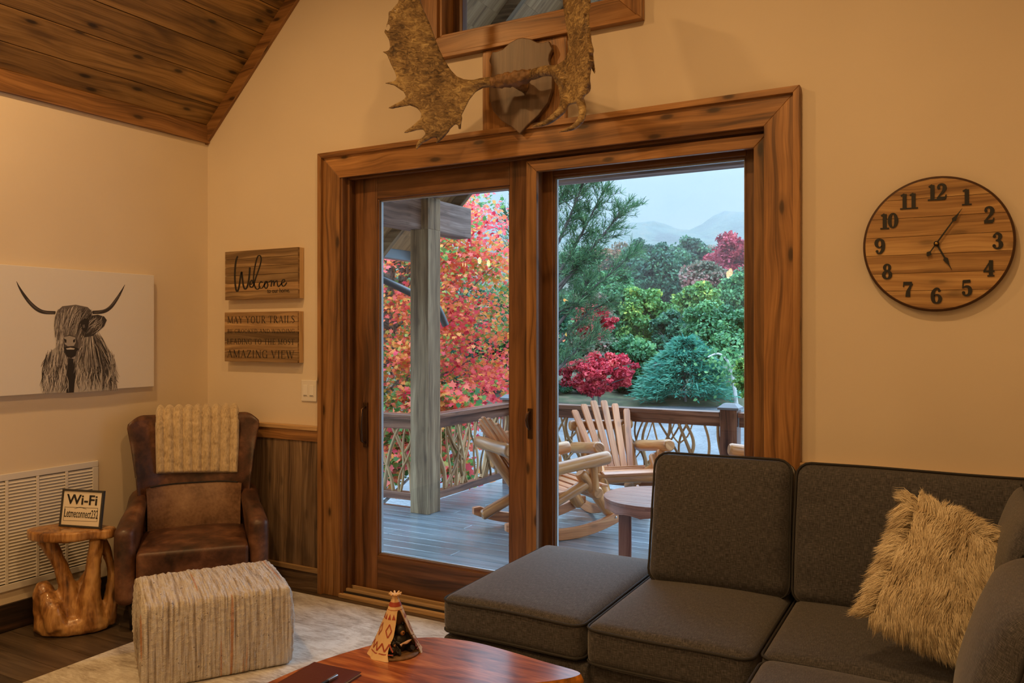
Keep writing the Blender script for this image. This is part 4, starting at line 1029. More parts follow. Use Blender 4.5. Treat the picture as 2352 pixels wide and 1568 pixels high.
# ------------------------------------------------------------------ woven pouf
p0 = Vector(at(298, 1568, Z=.02)); 
PFC = ((-3.458-3.117-2.640-2.973)/4, (2.502+3.026+2.702+2.185)/4); PA = math.atan2(2.702-2.185, -2.640+2.973)
pf = MB()
def pfd(x, y, z):
    b = 1+.045*(1-(z/.18)**2); tz = z+.018*(1-(x/.32)**2)*(1-(y/.25)**2)*(z > 0)
    d = .005*mnoise.noise(Vector((x*110, (y+z)*9, 4)))+.006*mnoise.noise(Vector((x*70, y*60, z*60)))+.012*max(0, mnoise.noise(Vector((x*48+9, y*48, z*48)))-.42)
    n = Vector((x/.32 if abs(x) > .27 else 0, y/.26 if abs(y) > .21 else 0, z/.18 if abs(z) > .14 else 0))
    n = n.normalized() if n.length > .01 else Vector((0, 0, 0))
    return (x*b+n.x*d, y*b+n.y*d, tz+n.z*d*(z > -.17))
rbox(pf, .310, .250, .178, .022, 96, pfd, None, nz=56)
pfo = pf.build('woven_pouf', pouf_mat()); pfo.location = (PFC[0], PFC[1], .190); pfo.rotation_euler = (0, 0, PA)
tag(pfo, 'boxy cream and grey woven rag pouf in front of the leather armchair', 'pouf')

# ------------------------------------------------------------------ tree-root side table
ST = (-3.975, 2.515); D_ = 4.13
st = empty('root_side_table', (ST[0], ST[1], 0), YAW, 'polished natural tree-root side table beside the armchair', 'side table')
def q3(px, py, dy=0): return ((px-172)*.00222, dy, max(.0, EYE-(py-766)*(D_+dy)/FPX))
m1 = MB()
def tb(pts, rad, n=12): m1.tube(pts, rad, n)
k = crom([q3(168, 1430, 0)+(.075,), q3(170, 1380, 0)+(.055,), q3(155, 1320, -.01)+(.036,), q3(136, 1270, -.02)+(.036,), q3(116, 1235, -.02)+(.050,)], 4); tb([p[:3] for p in k], [p[3] for p in k])
k = crom([q3(215, 1440, 0)+(.070,), q3(212, 1390, 0)+(.058,), q3(218, 1330, .0)+(.040,), q3(224, 1280, .0)+(.036,), q3(229, 1235, .0)+(.036,)], 4); tb([p[:3] for p in k], [p[3] for p in k])
k = crom([q3(180, 1370, .03)+(.05,), q3(196, 1320, .06)+(.03,), q3(208, 1275, .09)+(.022,), q3(210, 1235, .10)+(.03,)], 4); tb([p[:3] for p in k], [p[3] for p in k])
k = crom([q3(235, 1430, .06)+(.05,), q3(246, 1350, .08)+(.03,), q3(240, 1290, .08)+(.022,), q3(228, 1240, .05)+(.03,)], 4); tb([p[:3] for p in k], [p[3] for p in k])
k = crom([q3(128, 1440, -.03)+(.075,), q3(122, 1400, -.03)+(.062,), q3(116, 1362, -.04)+(.052,), q3(112, 1336, -.04)+(.026,)], 4); tb([p[:3] for p in k], [p[3] for p in k])
k = crom([q3(160, 1445, -.09)+(.05,), q3(150, 1405, -.09)+(.050,), q3(128, 1365, -.06)+(.04,)], 4); tb([p[:3] for p in k], [p[3] for p in k])
tb([(-.17, 0, .022), (-.08, -.06, .035), (.02, -.06, .04), (.10, -.01, .04), (.15, .04, .03)], [.035, .05, .05, .055, .04])
tb([(-.15, .03, .03), (-.05, .06, .04), (.06, .07, .04), (.12, .06, .03)], [.04, .05, .05, .04])
for v in range(len(m1.v)):
    x, y, z = m1.v[v]
    if z < .006: m1.v[v] = (x*1.04, y*1.04, .004)
o = m1.build('root_trunk', M['burl'], st)
rm = o.modifiers.new('remesh', 'REMESH'); rm.mode = 'VOXEL'; rm.voxel_size = .008; rm.use_smooth_shade = True
sm = o.modifiers.new('smooth', 'SMOOTH'); sm.iterations = 6; sm.factor = .6
tx = bpy.data.textures.new('root_noise', 'CLOUDS'); tx.noise_scale = .05; dp = o.modifiers.new('disp', 'DISPLACE'); dp.texture = tx; dp.strength = .014; dp.mid_level = .5
m1 = MB()
out = [(-.222,-.02),(-.17,-.085),(-.08,-.12),(.02,-.115),(.09,-.10),(.13,-.06),(.20,-.05),(.222,-.01),(.20,.04),(.13,.07),(.07,.115),(-.04,.125),(-.13,.10),(-.20,.04)]
oc = crom(out+[out[0]], 3)[:-1]
m1.prism(oc, .478, .528); m1.tube([(-.20, -.01, .500), (-.12, -.04, .492), (0, -.05, .492), (.08, -.02, .496)], [.02, .034, .034, .02], 10); m1.tube([(.14, -.01, .503), (.215, -.01, .503)], [.026, .022], 10); o = m1.build('table_top', M['burl'], st)
rm = o.modifiers.new('remesh', 'REMESH'); rm.mode = 'VOXEL'; rm.voxel_size = .007; rm.use_smooth_shade = True
sm = o.modifiers.new('smooth', 'SMOOTH'); sm.iterations = 8; sm.factor = .7
# Wi-Fi sign
wf = empty('wifi_sign', (0, 0, 0), 0, 'small black-framed Wi-Fi sign standing on the root side table', 'sign')
c0 = Vector((ST[0], ST[1], .5285)) + cr_*.040 + cf_*.0
wf.location = c0; wf.rotation_euler = (math.radians(-8), 0, YAW+math.radians(-14))
W_, H_ = .252, .190
m1 = MB()
for a, b in (((-W_/2, -.008, 0), (W_/2, .008, .010)), ((-W_/2, -.008, H_-.010), (W_/2, .008, H_)), ((-W_/2, -.008, .010), (-W_/2+.010, .008, H_-.010)), ((W_/2-.010, -.008, .010), (W_/2, .008, H_-.010))): m1.box(a, b)
m1.build('sign_frame', plain('charcoal_frame', (.04, .038, .036, 1), .6), wf, bevel=.0015)
m1 = MB(); m1.box((-W_/2+.010, -.003, .010), (W_/2-.010, .004, H_-.010)); m1.build('sign_panel', plain('sign_cream', (.80, .74, .64, 1), .7), wf)
Rt = Matrix.Rotation(math.radians(90), 4, 'X')
text_mesh('heading', 'Wi-Fi', M['black'], wf, Matrix.Translation((0, -.0045, .137)) @ Rt, .070, .001, 1.18, .012)
text_mesh('password', 'Letmeconnect232', M['black'], wf, Matrix.Translation((0, -.0038, .067)) @ Rt, .060, .0004, .47)
m1 = MB()
for pts in ([(-.104,.030,.0015),(-.102,.098,.0015)], [(-.104,.098,.0015),(.098,.102,.0015)], [(.098,.102,.0015),(.100,.036,.0015)], [(.100,.036,.0012),(-.104,.030,.0012)], crom([(-.045,.092,.001),(-.01,.101,.003),(.03,.094,.001)])): ribbon(m1, pts, lambda x, z, h: (x, -.0032-h, z), .0004)
m1.build('password_box', M['black'], wf)

# ------------------------------------------------------------------ live-edge coffee table
TZ = .42
CT = (-1.55, 1.95)
ctb = empty('coffee_table', (CT[0], CT[1], 0.0115), 0, 'glossy live-edge wooden slab coffee table in front of the sofa', 'coffee table')
out = [(-1.90,1.52),(-1.925,1.70),(-1.915,1.86),(-1.90,2.00),(-1.872,2.12),(-1.82,2.262),(-1.76,2.35),(-1.69,2.413),(-1.60,2.445),(-1.50,2.457),(-1.36,2.445),(-1.22,2.425),(-1.085,2.408),(-1.075,2.37),(-1.12,2.31),(-1.18,2.245),(-1.225,2.16),(-1.25,2.05),(-1.25,1.9),(-1.24,1.7),(-1.32,1.5),(-1.50,1.38),(-1.70,1.36),(-1.84,1.42)]
oc = crom(out+[out[0]], 4)[:-1][::-1]
m1 = MB(); cxm, cym = CT
rings = [(.93, -.062), (.985, -.050), (1.0, -.025), (.992, -.004), (.985, 0.0)]
vs = []; n = len(oc)
for s, dz in rings:
    for i, (x, y) in enumerate(oc):
        wob = 1+.012*mnoise.noise(Vector((x*14, y*14, dz*60)))
        vs.append(((x-cxm)*s*wob, (y-cym)*s*wob, TZ-.0115+dz))
fs = [tuple(range(n))]; 
for r in range(len(rings)-1):
    for i in range(n): fs.append((r*n+i, (r+1)*n+i, (r+1)*n+(i+1) % n, r*n+(i+1) % n))
bark = MB(); bark.add(vs, fs, [[(0, 0)]*len(f) for f in fs], .5, True); bark.build('live_edge', plain('live_edge_bark', srgb(196, 128, 52), .45, bump=.8, bscale=30, var=.7), ctb)
m1 = MB(); m1.prism([((x-cxm)*.985, (y-cym)*.985) for x, y in oc][::-1], TZ-.0115-.006, TZ-.0115+.0006); m1.build('table_top', M['slab'], ctb)
for i, (lx, ly) in enumerate(((-.12, .25), (.05, -.2), (-.22, -.28))):
    m1 = MB(); m1.tube([(lx*1.0, ly*1.0, .0), (lx, ly, .18), (lx*.9, ly*.9, TZ-.08)], [.07, .05, .06], 12); m1.build('leg', M['burl'], ctb)
# notebook and pen
nb = empty('notebook', (-1.875, 2.02, TZ+.0008), math.radians(4), 'closed dark brown leather guest book on the coffee table', 'book')
m1 = MB(); m1.box((0, -.26, .0), (.190, 0, .0025)); m1.box((0, -.26, .0095), (.190, 0, .012)); m1.box((0, -.26, .0), (.003, 0, .012)); m1.build('cover', plain('oxblood_leather', srgb(84, 34, 20), .4, bump=.2, bscale=200), nb, bevel=.001)
m1 = MB(); m1.box((.003, -.256, .0025), (.186, -.004, .0095)); m1.build('page_block', plain('page_edges', (.75, .70, .6, 1), .8), nb)
pen_a = Vector(at(748, 1566, Z=TZ+.020)); pen_b = Vector(at(775, 1551, Z=TZ+.020)); pd_ = (pen_b-pen_a).normalized()
pn = empty('pen', tuple(pen_b), 0, 'clear and silver ballpoint pen lying on the brown guest book', 'pen')
m1 = MB(); m1.tube([pd_*-.135, pd_*-.13, pd_*-.01, pd_*.0], [.0015, .0045, .0052, .004], 12); m1.build('barrel', M['steel'], pn)
m1 = MB(); m1.tube([pd_*-.05+Vector((0, 0, .0055)), pd_*-.004+Vector((0, 0, .0062))], [.0014, .0016], 6); m1.build('clip', M['steel'], pn)
m1 = MB(); m1.tube([pd_*-.075, pd_*-.045], [.0056, .0056], 12); m1.build('grip_band', M['black'], pn)

# ------------------------------------------------------------------ teepee figurine
TPc = Vector((-1.712, 2.245, TZ+.001)); 
oa = math.atan2(-.43, .95)
tp = empty('teepee_figurine', tuple(TPc), 0, 'small painted teepee figurine with black bears inside on the coffee table', 'figurine')
HT = .182; RB = .088
CREAM = plain('painted_cream', srgb(222, 190, 146), .45, var=.08, bscale=12); RED = plain('painted_red', srgb(162, 66, 46), .45)
def tpp(a, z, off=0):
    """surface point: a measured from the back of the tent"""
    k = 1-z/HT; r = .013+(RB-.013)*k**1.02 + .006*math.exp(-z/.02)*(1+.35*math.cos(a*11)) + .0016*math.cos(a*7)*k + off
    return (r*math.cos(oa+math.pi+a), r*math.sin(oa+math.pi+a), z)
def amax(z): 
    # opening half-angle, wide in the middle, closed near the top
    if z > .150: return math.pi
    k = z/.150; return math.pi - (0.80*(1-k)**.5*(.55+.45*math.sin(min(1, k*1.6+.25)*math.pi/1.3)) + .10)
m1 = MB()
def tent(u, v, off=0):
    z = HT*v; am = amax(z); a = (u*2-1)*am; return tpp(a, z, off)
m1.grid(lambda u, v: tent(u, v), 90, 40); m1.grid(lambda u, v: tent(1-u, v, -.004), 60, 30)
m1.build('tent_cover', CREAM, tp)
m1 = MB()   # painted pattern
def surf_line(pts, w, close=False):
    pts = pts + ([pts[0]] if close else [])
    for i in range(len(pts)-1):
        (a0, z0), (a1, z1) = pts[i], pts[i+1]; n = 6; Lf = []; Rt = []
        for k in range(n+1):
            a, z = a0+(a1-a0)*k/n, z0+(z1-z0)*k/n; r = .013+(RB-.013)*(1-z/HT)
            dx, dz = (a1-a0)*r, z1-z0; l = math.hypot(dx, dz); nx, nz_ = -dz/l*w/2, dx/l*w/2
            Lf.append(tpp(a+nx/r, z+nz_, .0016)); Rt.append(tpp(a-nx/r, z-nz_, .0016))
        m1.add(Lf+Rt, [(k, k+1, n+k+2, n+k+1) for k in range(n)], [[(0, 0)]*4]*n, .5)
for s in (-1, 1):
    E = 2.55
    n = 12; surf_line([(s*(.2+(E-.2)*k/n), .050 if k % 2 else .027) for k in range(n+1)], .0045)
    surf_line([(s*.1, .019), (s*E, .019)], .003)
    for k in range(3):
        a = s*(E-.35-.78*k); surf_line([(a, .108), (a+.20, .088), (a, .068), (a-.20, .088)], .0034, True)
    for k in range(6):
        a = s*(2.5-.42*k)
        m1.add([tpp(a-.16, .121, .0009), tpp(a, .121, .0009), tpp(a+.16, .121, .0009), tpp(a+.05, .134, .0009), tpp(a-.05, .134, .0009), tpp(a, .139, .0009)], [(0, 1, 5, 4), (1, 2, 3, 5)], [[(0, 0)]*4]*2, .5)
m1.grid(lambda u, v: tpp((u*2-1)*math.pi, .160+.014*v, .0009), 40, 2); surf_line([(-3.1, .150), (0, .150), (3.1, .150)], .0014)
m1.build('painted_pattern', RED, tp)
m1 = MB(); m1.lathe([(.012, HT-.006), (.0125, HT), (.009, HT+.009), (.013, HT+.016), (.010, HT+.018), (0, HT+.016)], 16)
for k in range(8):
    a = k*math.pi/4; m1.tube([(.006*math.cos(a), .006*math.sin(a), HT+.012), (.022*math.cos(a), .022*math.sin(a), HT+.020)], [.0042, .0034], 6)
m1.build('pole_tops', CREAM, tp)
m1 = MB(); m1.lathe([(.0, .0), (.080, .0), (.078, .006), (0, .008)], 28, Matrix.Translation((.010*math.cos(oa), .010*math.sin(oa), 0))); m1.build('ground_base', plain('painted_earth', srgb(112, 82, 52), .7, var=.3, bscale=60), tp)
BEAR = plain('bear_black', (.016, .013, .012, 1), .45); od = Vector((math.cos(oa), math.sin(oa), 0)); ol = Vector((-math.sin(oa), math.cos(oa), 0))
def bear(c, s, nm, tilt=0):
    m1 = MB(); B = lambda f, l, z: tuple(Vector(c)+od*f*s+ol*l*s+Vector((0, 0, z*s)))
    ball(m1, B(0, 0, .030), .030*s, 9, (1, 1, 1.15)); ball(m1, B(.006, 0, .072), .019*s, 9)
    for l in (-.014, .014): ball(m1, B(0, l, .090), .007*s, 6)
    for l in (-1, 1):
        m1.tube([B(.0, l*.024, .052), B(.018, l*.028, .038), B(.036, l*.014, .036)], [.009*s, .008*s, .007*s], 8)
        m1.tube([B(.01, l*.022, .014), B(.034, l*.026, .010), B(.045, l*.027, .018)], [.013*s, .010*s, .009*s], 8)
    o = m1.build(nm, BEAR, tp); m1 = MB(); ball(m1, B(.022, 0, .067), .0085*s, 7); m1.build('muzzle', plain('bear_tan_'+nm, srgb(158, 110, 62), .5), o)
    m1 = MB(); ball(m1, B(.030, 0, .069), .003*s, 5); m1.build('nose', BEAR, o)
bear(tuple(od*.014+ol*.008+Vector((0, 0, .006))), 1.0, 'bear'); bear(tuple(od*.040-ol*.030+Vector((0, 0, .006))), .55, 'bear_cub')
m1 = MB(); f0 = od*.055+ol*.012+Vector((0, 0, .044)); m1.tube([f0-ol*.022+Vector((0, 0, -.005)), f0-ol*.014, f0, f0+ol*.012+Vector((0, 0, .004)), f0+ol*.020+Vector((0, 0, .006))], [.005, .0025, .0055, .004, .0015], 8); m1.build('fish', plain('painted_fish', srgb(214, 182, 160), .4), tp)
for a, z in ((2.50, .058), (-2.50, .062)):
    m1 = MB(); p = Vector(tpp(a, z, .001)); m1.tube([p-ol*.007, p+ol*.007+Vector((0, 0, .002))], .0009, 5); m1.build('peg', M['black'], tp)

# ------------------------------------------------------------------ moose antler mount
def antler_mat():
    g = N('antler_bone'); tc = g.n('ShaderNodeTexCoord'); mp = g.n('ShaderNodeMapping', i0=tc.outputs['Object']); mp.inputs['Scale'].default_value = (34, 34, 60)
    a = g.noise(mp.outputs[0], 1, 5, .65, 1.2); b = g.noise(tc.outputs['Object'], 7, 4, .6)
    f = g.math('ADD', g.math('MULTIPLY', a, .6), g.math('MULTIPLY', b, .4))
    g.col(g.ramp(f, [(0.38, srgb(70, 52, 32)), (0.49, srgb(130, 104, 66)), (0.60, srgb(180, 154, 104)), (0.72, srgb(214, 190, 140))])); g.rough(.5); g.bump(f, .9, .012); return g.m
ANT = antler_mat()
AM = Vector((-1.925, BY, 2.52))
am = empty('antler_mount', tuple(AM), 0, 'pair of broad moose antlers on a brown shield plaque above the sliding door', 'wall mount')
sc_, sw_ = -1.932, .178
half = [(0, 2.520), (.045, 2.560), (.105, 2.600), (.155, 2.655), (.178, 2.72), (.180, 2.77), (.172, 2.82), (.160, 2.86), (.163, 2.885), (.180, 2.915), (.160, 2.958), (.135, 2.955), (.10, 2.960), (.06, 2.985), (.02, 2.998), (0, 3.0)]
oc = [(sc_+x, z) for x, z in half] + [(sc_-x, z) for x, z in half[::-1][1:-1]]
def shf(k): return [((x-sc_)*k+sc_-AM.x, (z-2.76)*k+2.76-AM.z) for x, z in oc]
m1 = MB(); m1.prism(shf(1.0)[::-1], -.060, -.034, lambda a, b, h: (a, h, b), grain=1); m1.build('plaque', M['plaque_wood'], am, bevel=.004)
m1 = MB(); m1.prism(shf(.90)[::-1], -.034, -.0205, lambda a, b, h: (a, h, b), grain=1); m1.build('plaque_back', M['dark_sash'], am)
m1 = MB(); kk = crom([at(1130, 191, Y=3.43)+(.026,), at(1150, 186, Y=3.42)+(.032,), at(1175, 182, Y=3.42)+(.036,), at(1200, 177, Y=3.42)+(.034,), at(1222, 170, Y=3.43)+(.026,)], 4)
m1.tube([Vector(p[:3])-AM for p in kk], [p[3]*(1+.12*math.sin(i*2.1)) for i, p in enumerate(kk)], 12); sk_mid = Vector(at(1175, 182, Y=3.42))-AM
m1.tube([sk_mid, sk_mid+Vector((0, .13, 0))], [.03, .03], 10)
o = m1.build('skull_plate', plain('skull_bone', srgb(128, 96, 64), .6, var=.45, bump=1.0, bscale=26), am)
rm = o.modifiers.new('remesh', 'REMESH'); rm.mode = 'VOXEL'; rm.voxel_size = .006; rm.use_smooth_shade = True
tx2 = bpy.data.textures.new('bone_noise', 'CLOUDS'); tx2.noise_scale = .022; dp = o.modifiers.new('disp', 'DISPLACE'); dp.texture = tx2; dp.strength = .016
def on_plane(px, py, P0, d, bow=0.0):
    u = (px-1176)/FPX; w = -(py-766)/FPX; r = Vector((-SA+u*CA, CA+u*SA, w)); nn = Vector((d[1], -d[0], 0)); t = (P0.dot(nn))/(r.dot(nn)); return r*t + Vector((0, 0, EYE))
def antler(outline, P0, d, th, tubes, nm):
    m1 = MB(); nn = Vector((d[1], -d[0], 0)).normalized()
    P = [on_plane(x, y, P0, d)-AM for x, y in outline]; n = len(P)
    vs = [tuple(p+nn*th/2) for p in P]+[tuple(p-nn*th/2) for p in P]
    fs = [tuple(range(n)), tuple(range(n, 2*n))[::-1]]+[(i, (i+1) % n, n+(i+1) % n, n+i) for i in range(n)]
    m1.add(vs, fs, [[(0, 0)]*len(f) for f in fs])
    for t in tubes:
        k = crom([tuple(Vector(p)-AM)+(r,) for p, r in t], 5); m1.tube([q[:3] for q in k], [q[3] for q in k], 12)
    # recalc outward normals
    o = m1.build(nm, ANT, am)
    import bmesh
    b = bmesh.new(); b.from_mesh(o.data); bmesh.ops.recalc_face_normals(b, faces=b.faces); b.to_mesh(o.data); b.free()
    rm = o.modifiers.new('remesh', 'REMESH'); rm.mode = 'VOXEL'; rm.voxel_size = .0052; rm.use_smooth_shade = True
    sm = o.modifiers.new('smooth', 'SMOOTH'); sm.iterations = 5; sm.factor = .6
    return o
PL = Vector(at(1130, 188, Y=3.43)); dL = Vector((-.78, -.62, 0)).normalized()
OL = [(1112,178),(1085,184),(1066,182),(1050,176),(1036,162),(1022,140),(1011,118),(1000,90),(990,60),(980,38),(970,15),(962,-10),(955,-60),(942,-66),(936,-20),(930,-62),(918,-60),(917,-20),(915,2),(914,20),(909,29),(902,29),(896,25),(892,28),(893,45),(896,62),(893,72),(886,71),(882,73),(888,82),(894,92),(896,108),(893,116),(885,118),(879,119),(888,124),(892,133),(898,148),(906,163),(911,178),(907,186),(896,188),(884,191),(896,194),(915,198),(926,208),(933,222),(924,232),(905,241),(892,248),(900,250),(920,246),(942,242),(958,248),(968,260),(966,274),(950,287),(928,303),(928,306),(940,304),(958,299),(972,297),(978,306),(970,317),(962,330),(978,325),(990,318),(1000,315),(1010,318),(1030,300),(1045,286),(1053,286),(1058,270),(1068,250),(1078,230),(1092,212),(1112,200)]
def yl(px, py, off=0): return on_plane(px, py, PL+Vector((0, off, 0)), dL)
tl = [[(PL, .026), (yl(1112,190), .025), (yl(1092,194), .024), (yl(1075,200), .018), (yl(1050,205), .012)],
      [(yl(985,318), .010), (yl(970,322), .012), (yl(960,334), .010), (yl(956,344), .004)],
      [(yl(1030,297), .010), (yl(1016,313), .010), (yl(1005,325), .008), (yl(1003,330), .003)],
      [(yl(1058,268,-.01), .010), (yl(1056,285,-.01), .009), (yl(1056,297,-.01), .007)],
      [(yl(925,207), .007), (yl(905,193), .007), (yl(884,191), .003)], [(yl(940,226), .009), (yl(915,238), .007), (yl(891,248), .003)],
      [(yl(965,278), .009), (yl(945,295), .007), (yl(927,305), .003)], [(yl(915,10), .008), (yl(900,28), .006), (yl(884,72), .003)]]
antler(OL, PL, dL, .017, tl, 'antler')
PR = Vector(at(1222, 172, Y=3.43)); dR = Vector((.80, -.60, 0)).normalized()
OR = [(1268,152),(1285,147),(1300,136),(1309,118),(1309,90),(1303,55),(1298,20),(1293,-30),(1290,-70),(1328,-70),(1338,-30),(1345,0),(1349,20),(1350,60),(1352,95),(1358,115),(1360,140),(1354,160),(1350,190),(1344,212),(1336,228),(1322,238),(1306,240),(1292,236),(1288,218),(1286,200),(1276,186)]
def yr(px, py, off=0): return on_plane(px, py, PR, dR)+Vector((0, 0, 0))
def yd(px, py, y): return Vector(at(px, py, Y=y))
ym = yr(1320, 235).y
tr = [[(PR, .026), (yr(1250,163), .025), (yr(1275,164), .026), (yr(1292,172), .030), (yr(1305,190), .030)],
      [(yr(1300,225), .022), (yd(1290,252,ym-.02), .020), (yd(1262,277,ym-.03), .015), (yd(1236,288,ym-.04), .010), (yd(1221,291,ym-.045), .004)],
      [(yr(1330,225), .020), (yd(1338,250,ym-.01), .018), (yd(1334,275,ym-.03), .016), (yd(1315,293,ym-.05), .012), (yd(1283,304,ym-.07), .004)],
      [(yr(1350,-10), .012), (yd(1350,20,ym-.05), .012), (yd(1340,31,ym-.10), .006)],
      [(yr(1350,60), .012), (yd(1354,95,ym-.05), .010), (yd(1358,118,ym-.10), .012), (yd(1352,120,ym-.12), .005)],
      [(yr(1357,130), .012), (yd(1361,150,ym-.03), .010), (yd(1366,168,ym-.05), .005)],
      [(yr(1348,185), .014), (yd(1350,205,ym-.03), .014), (yd(1342,217,ym-.06), .006)]]
antler(OR, PR, dR, .022, tr, 'antler')

# ------------------------------------------------------------------ candle chandeliers (out of frame, mirrored in the panes)
FLAME = bpy.data.materials.new('lit_candle_bulb'); FLAME.use_nodes = True; _nt = FLAME.node_tree; _nt.nodes.clear()
_o = _nt.nodes.new('ShaderNodeOutputMaterial'); _e = _nt.nodes.new('ShaderNodeEmission'); _e.inputs[0].default_value = (1, .78, .36, 1); _e.inputs[1].default_value = 26; _nt.links.new(_e.outputs[0], _o.inputs[0])
def chandelier(loc, zc, n, label, rad):
    root = empty('candle_chandelier', loc, 0, label, 'chandelier')
    m1 = MB(); m1.tube([(0, 0, -.02), (0, 0, zc-loc[2]-.003)], [.012, .012], 8); m1.lathe([(.0, .02), (.03, .0), (.0, -.03)], 12); m1.build('stem', M['bronze'], root)
    for k in range(n):
        a = 2*math.pi*(k+.3)/n; x, y = rad*math.cos(a), rad*math.sin(a)
        m1 = MB(); m1.tube([(0, 0, -.01), (x*.6, y*.6, -.09), (x, y, -.05)], [.009, .008, .008], 6); m1.tube([(x, y, -.055), (x, y, .03)], [.014, .014], 8); ar = m1.build('candle_arm', M['bronze'], root)
        m1 = MB(); ball(m1, (x, y, .075), .024, 7, (1, 1, 1.9)); m1.build('candle_bulb', FLAME, ar)
chandelier((-5.70, -1.50, 2.38), 2.86, 5, 'bronze candle chandelier over the dining area, seen mirrored in the left pane', .34)
chandelier((-2.10, -1.60, 2.12), ceil_z(-2.10), 4, 'bronze candle chandelier behind the camera, seen mirrored in the right pane', .26)

# ================================================================== outside: deck, railing, porch roof
DK = -0.06
mb = MB(); y = 3.82; r4 = random.Random(21)
while y < 7.62:
    xl = -7.2 if y < 5.86 else -4.36
    x = xl; 
    cuts = [xl, r4.uniform(-4.0, -3.0) if r4.random() < .35 else r4.uniform(-1, 1), 3.2]
    for a, b in zip(cuts[:-1], cuts[1:]): mb.box((a+.0015, y, DK-.026), (b-.0015, y+.1355, DK), axis=0, tone=r4.random())
    y += .1425
dk = mb.build('deck', M['deck_wood'], bevel=.004); tag(dk, kind='structure')
mb = MB(); mb.box((-4.34, 3.84, -.30), (3.1, 7.6, -.285)); mb.box((-7.1, 3.84, -.30), (-4.35, 5.94, -.285)); tag(mb.build('deck_gap_shade', M['gap_shade_black']), kind='structure')  # added black sheets standing in for the shade between the deck boards
mb = MB()
for yy in (4.1, 4.6, 5.1, 5.6, 6.1, 6.6, 7.1, 7.5): mb.box((-4.30, yy, DK-.22), (3.1, yy+.04, DK-.028))
mb.box((-4.36, 5.9, DK-.25), (-4.32, 7.62, DK-.028)); mb.box((-4.36, 7.62, DK-.25), (3.2, 7.66, DK-.0)); mb.box((-7.2, 5.96, DK-.25), (-4.33, 6.0, DK-.0))
tag(mb.build('deck_joists', M['rail_wood']), kind='structure')

def railing(nm, p0, p1, nb, seed, label, post=None):
    """from p0 to p1 in plan; branch balusters"""
    root = empty(nm, (p0[0], p0[1], DK), math.atan2(p1[1]-p0[1], p1[0]-p0[0]), label, 'railing')
    L = math.hypot(p1[0]-p0[0], p1[1]-p0[1]); r = random.Random(seed); zo = -DK
    m1 = MB(); m1.box((0, -.068, .757+zo), (L, .068, .800+zo)); m1.build('top_rail', M['rail_wood'], root, bevel=.004)
    m1 = MB(); m1.box((0, -.020, .665+zo), (L, .022, .757+zo)); m1.build('sub_rail', M['rail_wood'], root, bevel=.003)
    m1 = MB(); m1.box((0, -.042, .035+zo), (L, .042, .100+zo)); m1.build('bottom_rail', M['rail_wood'], root, bevel=.004)
    for i in range(nb):
        x0 = (i+.5)*L/nb + r.uniform(-.05, .05); x1 = min(L-.03, max(.03, x0 + r.gauss(0, .16))); x0 = min(L-.03, max(.03, x0))
        m1 = MB(); R0 = r.uniform(.010, .019); pts = []
        b0, b1 = r.uniform(-.07, .07), r.uniform(-.07, .07); n = 6; yb = r.uniform(-.012, .012)
        for k in range(n+1):
            t = k/n; pts.append((x0+(x1-x0)*t+b0*math.sin(t*math.pi)+b1*math.sin(2*math.pi*t)*.6, yb+.010*math.sin(t*5+i), .098+zo+.57*t))
        q = crom(pts, 3); m1.tube(q, [R0*(1.15-.35*k/len(q)) for k in range(len(q))], 7)
        for f in range(r.choice([0, 1, 1, 2])):
            k = r.randint(4, len(q)-6); s = r.choice([-1, 1]); a = q[k]; tz = .667+zo; L2 = (tz-a[2]); ex = a[0]+s*r.uniform(.4, .9)*L2
            ex = min(L-.02, max(.02, ex)); e = (ex, yb+r.uniform(-.012, .012), tz)
            if abs(ex-a[0]) < .05: continue
            md = ((a[0]+e[0])/2+s*.02, yb, (a[2]+e[2])/2-.02); qq = crom([a, md, e], 4); m1.tube(qq, [R0*.72*(1-.3*j/len(qq)) for j in range(len(qq))], 6)
        m1.build('branch', M['branch'], root)
    return root
railing('branch_railing', (-6.4, 5.88), (-4.255, 5.88), 26, 1, 'branch-filled railing running left from the big timber post')
railing('branch_railing', (-4.15, 5.985), (-4.15, 7.375), 22, 2, 'branch-filled railing along the left side of the deck, between timber post and corner post')
railing('branch_railing', (-4.065, 7.455), (-1.94, 7.455), 24, 3, 'branch-filled railing along the far edge of the deck behind the rocking chairs')
railing('branch_railing', (-1.77, 7.455), (1.2, 7.455), 22, 4, 'branch-filled railing right of the capped railing post')
def railpost(x, y, label):
    root = empty('railing_post', (x, y, DK), 0, label, 'post', 'capped railing posts')
    m1 = MB(); m1.box((-.078, -.078, 0), (.078, .078, .885)); m1.build('post', M['rail_wood'], root, bevel=.006)
    m1 = MB(); m1.add([(-.095,-.095,.885),(.095,-.095,.885),(.095,.095,.885),(-.095,.095,.885),(-.095,-.095,.905),(.095,-.095,.905),(.095,.095,.905),(-.095,.095,.905),(-.055,-.055,.938),(.055,-.055,.938),(.055,.055,.938),(-.055,.055,.938)],
        [(0,3,2,1),(0,1,5,4),(1,2,6,5),(2,3,7,6),(3,0,4,7),(4,5,9,8),(5,6,10,9),(6,7,11,10),(7,4,8,11),(8,9,10,11)]); m1.build('post_cap', plain('wet_post_cap', (.16, .17, .19, 1), .25), root)
    del root['group']
railpost(-4.15, 7.46, 'dark brown capped railing post at the left rear corner of the deck')
railpost(-1.855, 7.46, 'dark brown capped railing post in the far railing right of the facing chair')

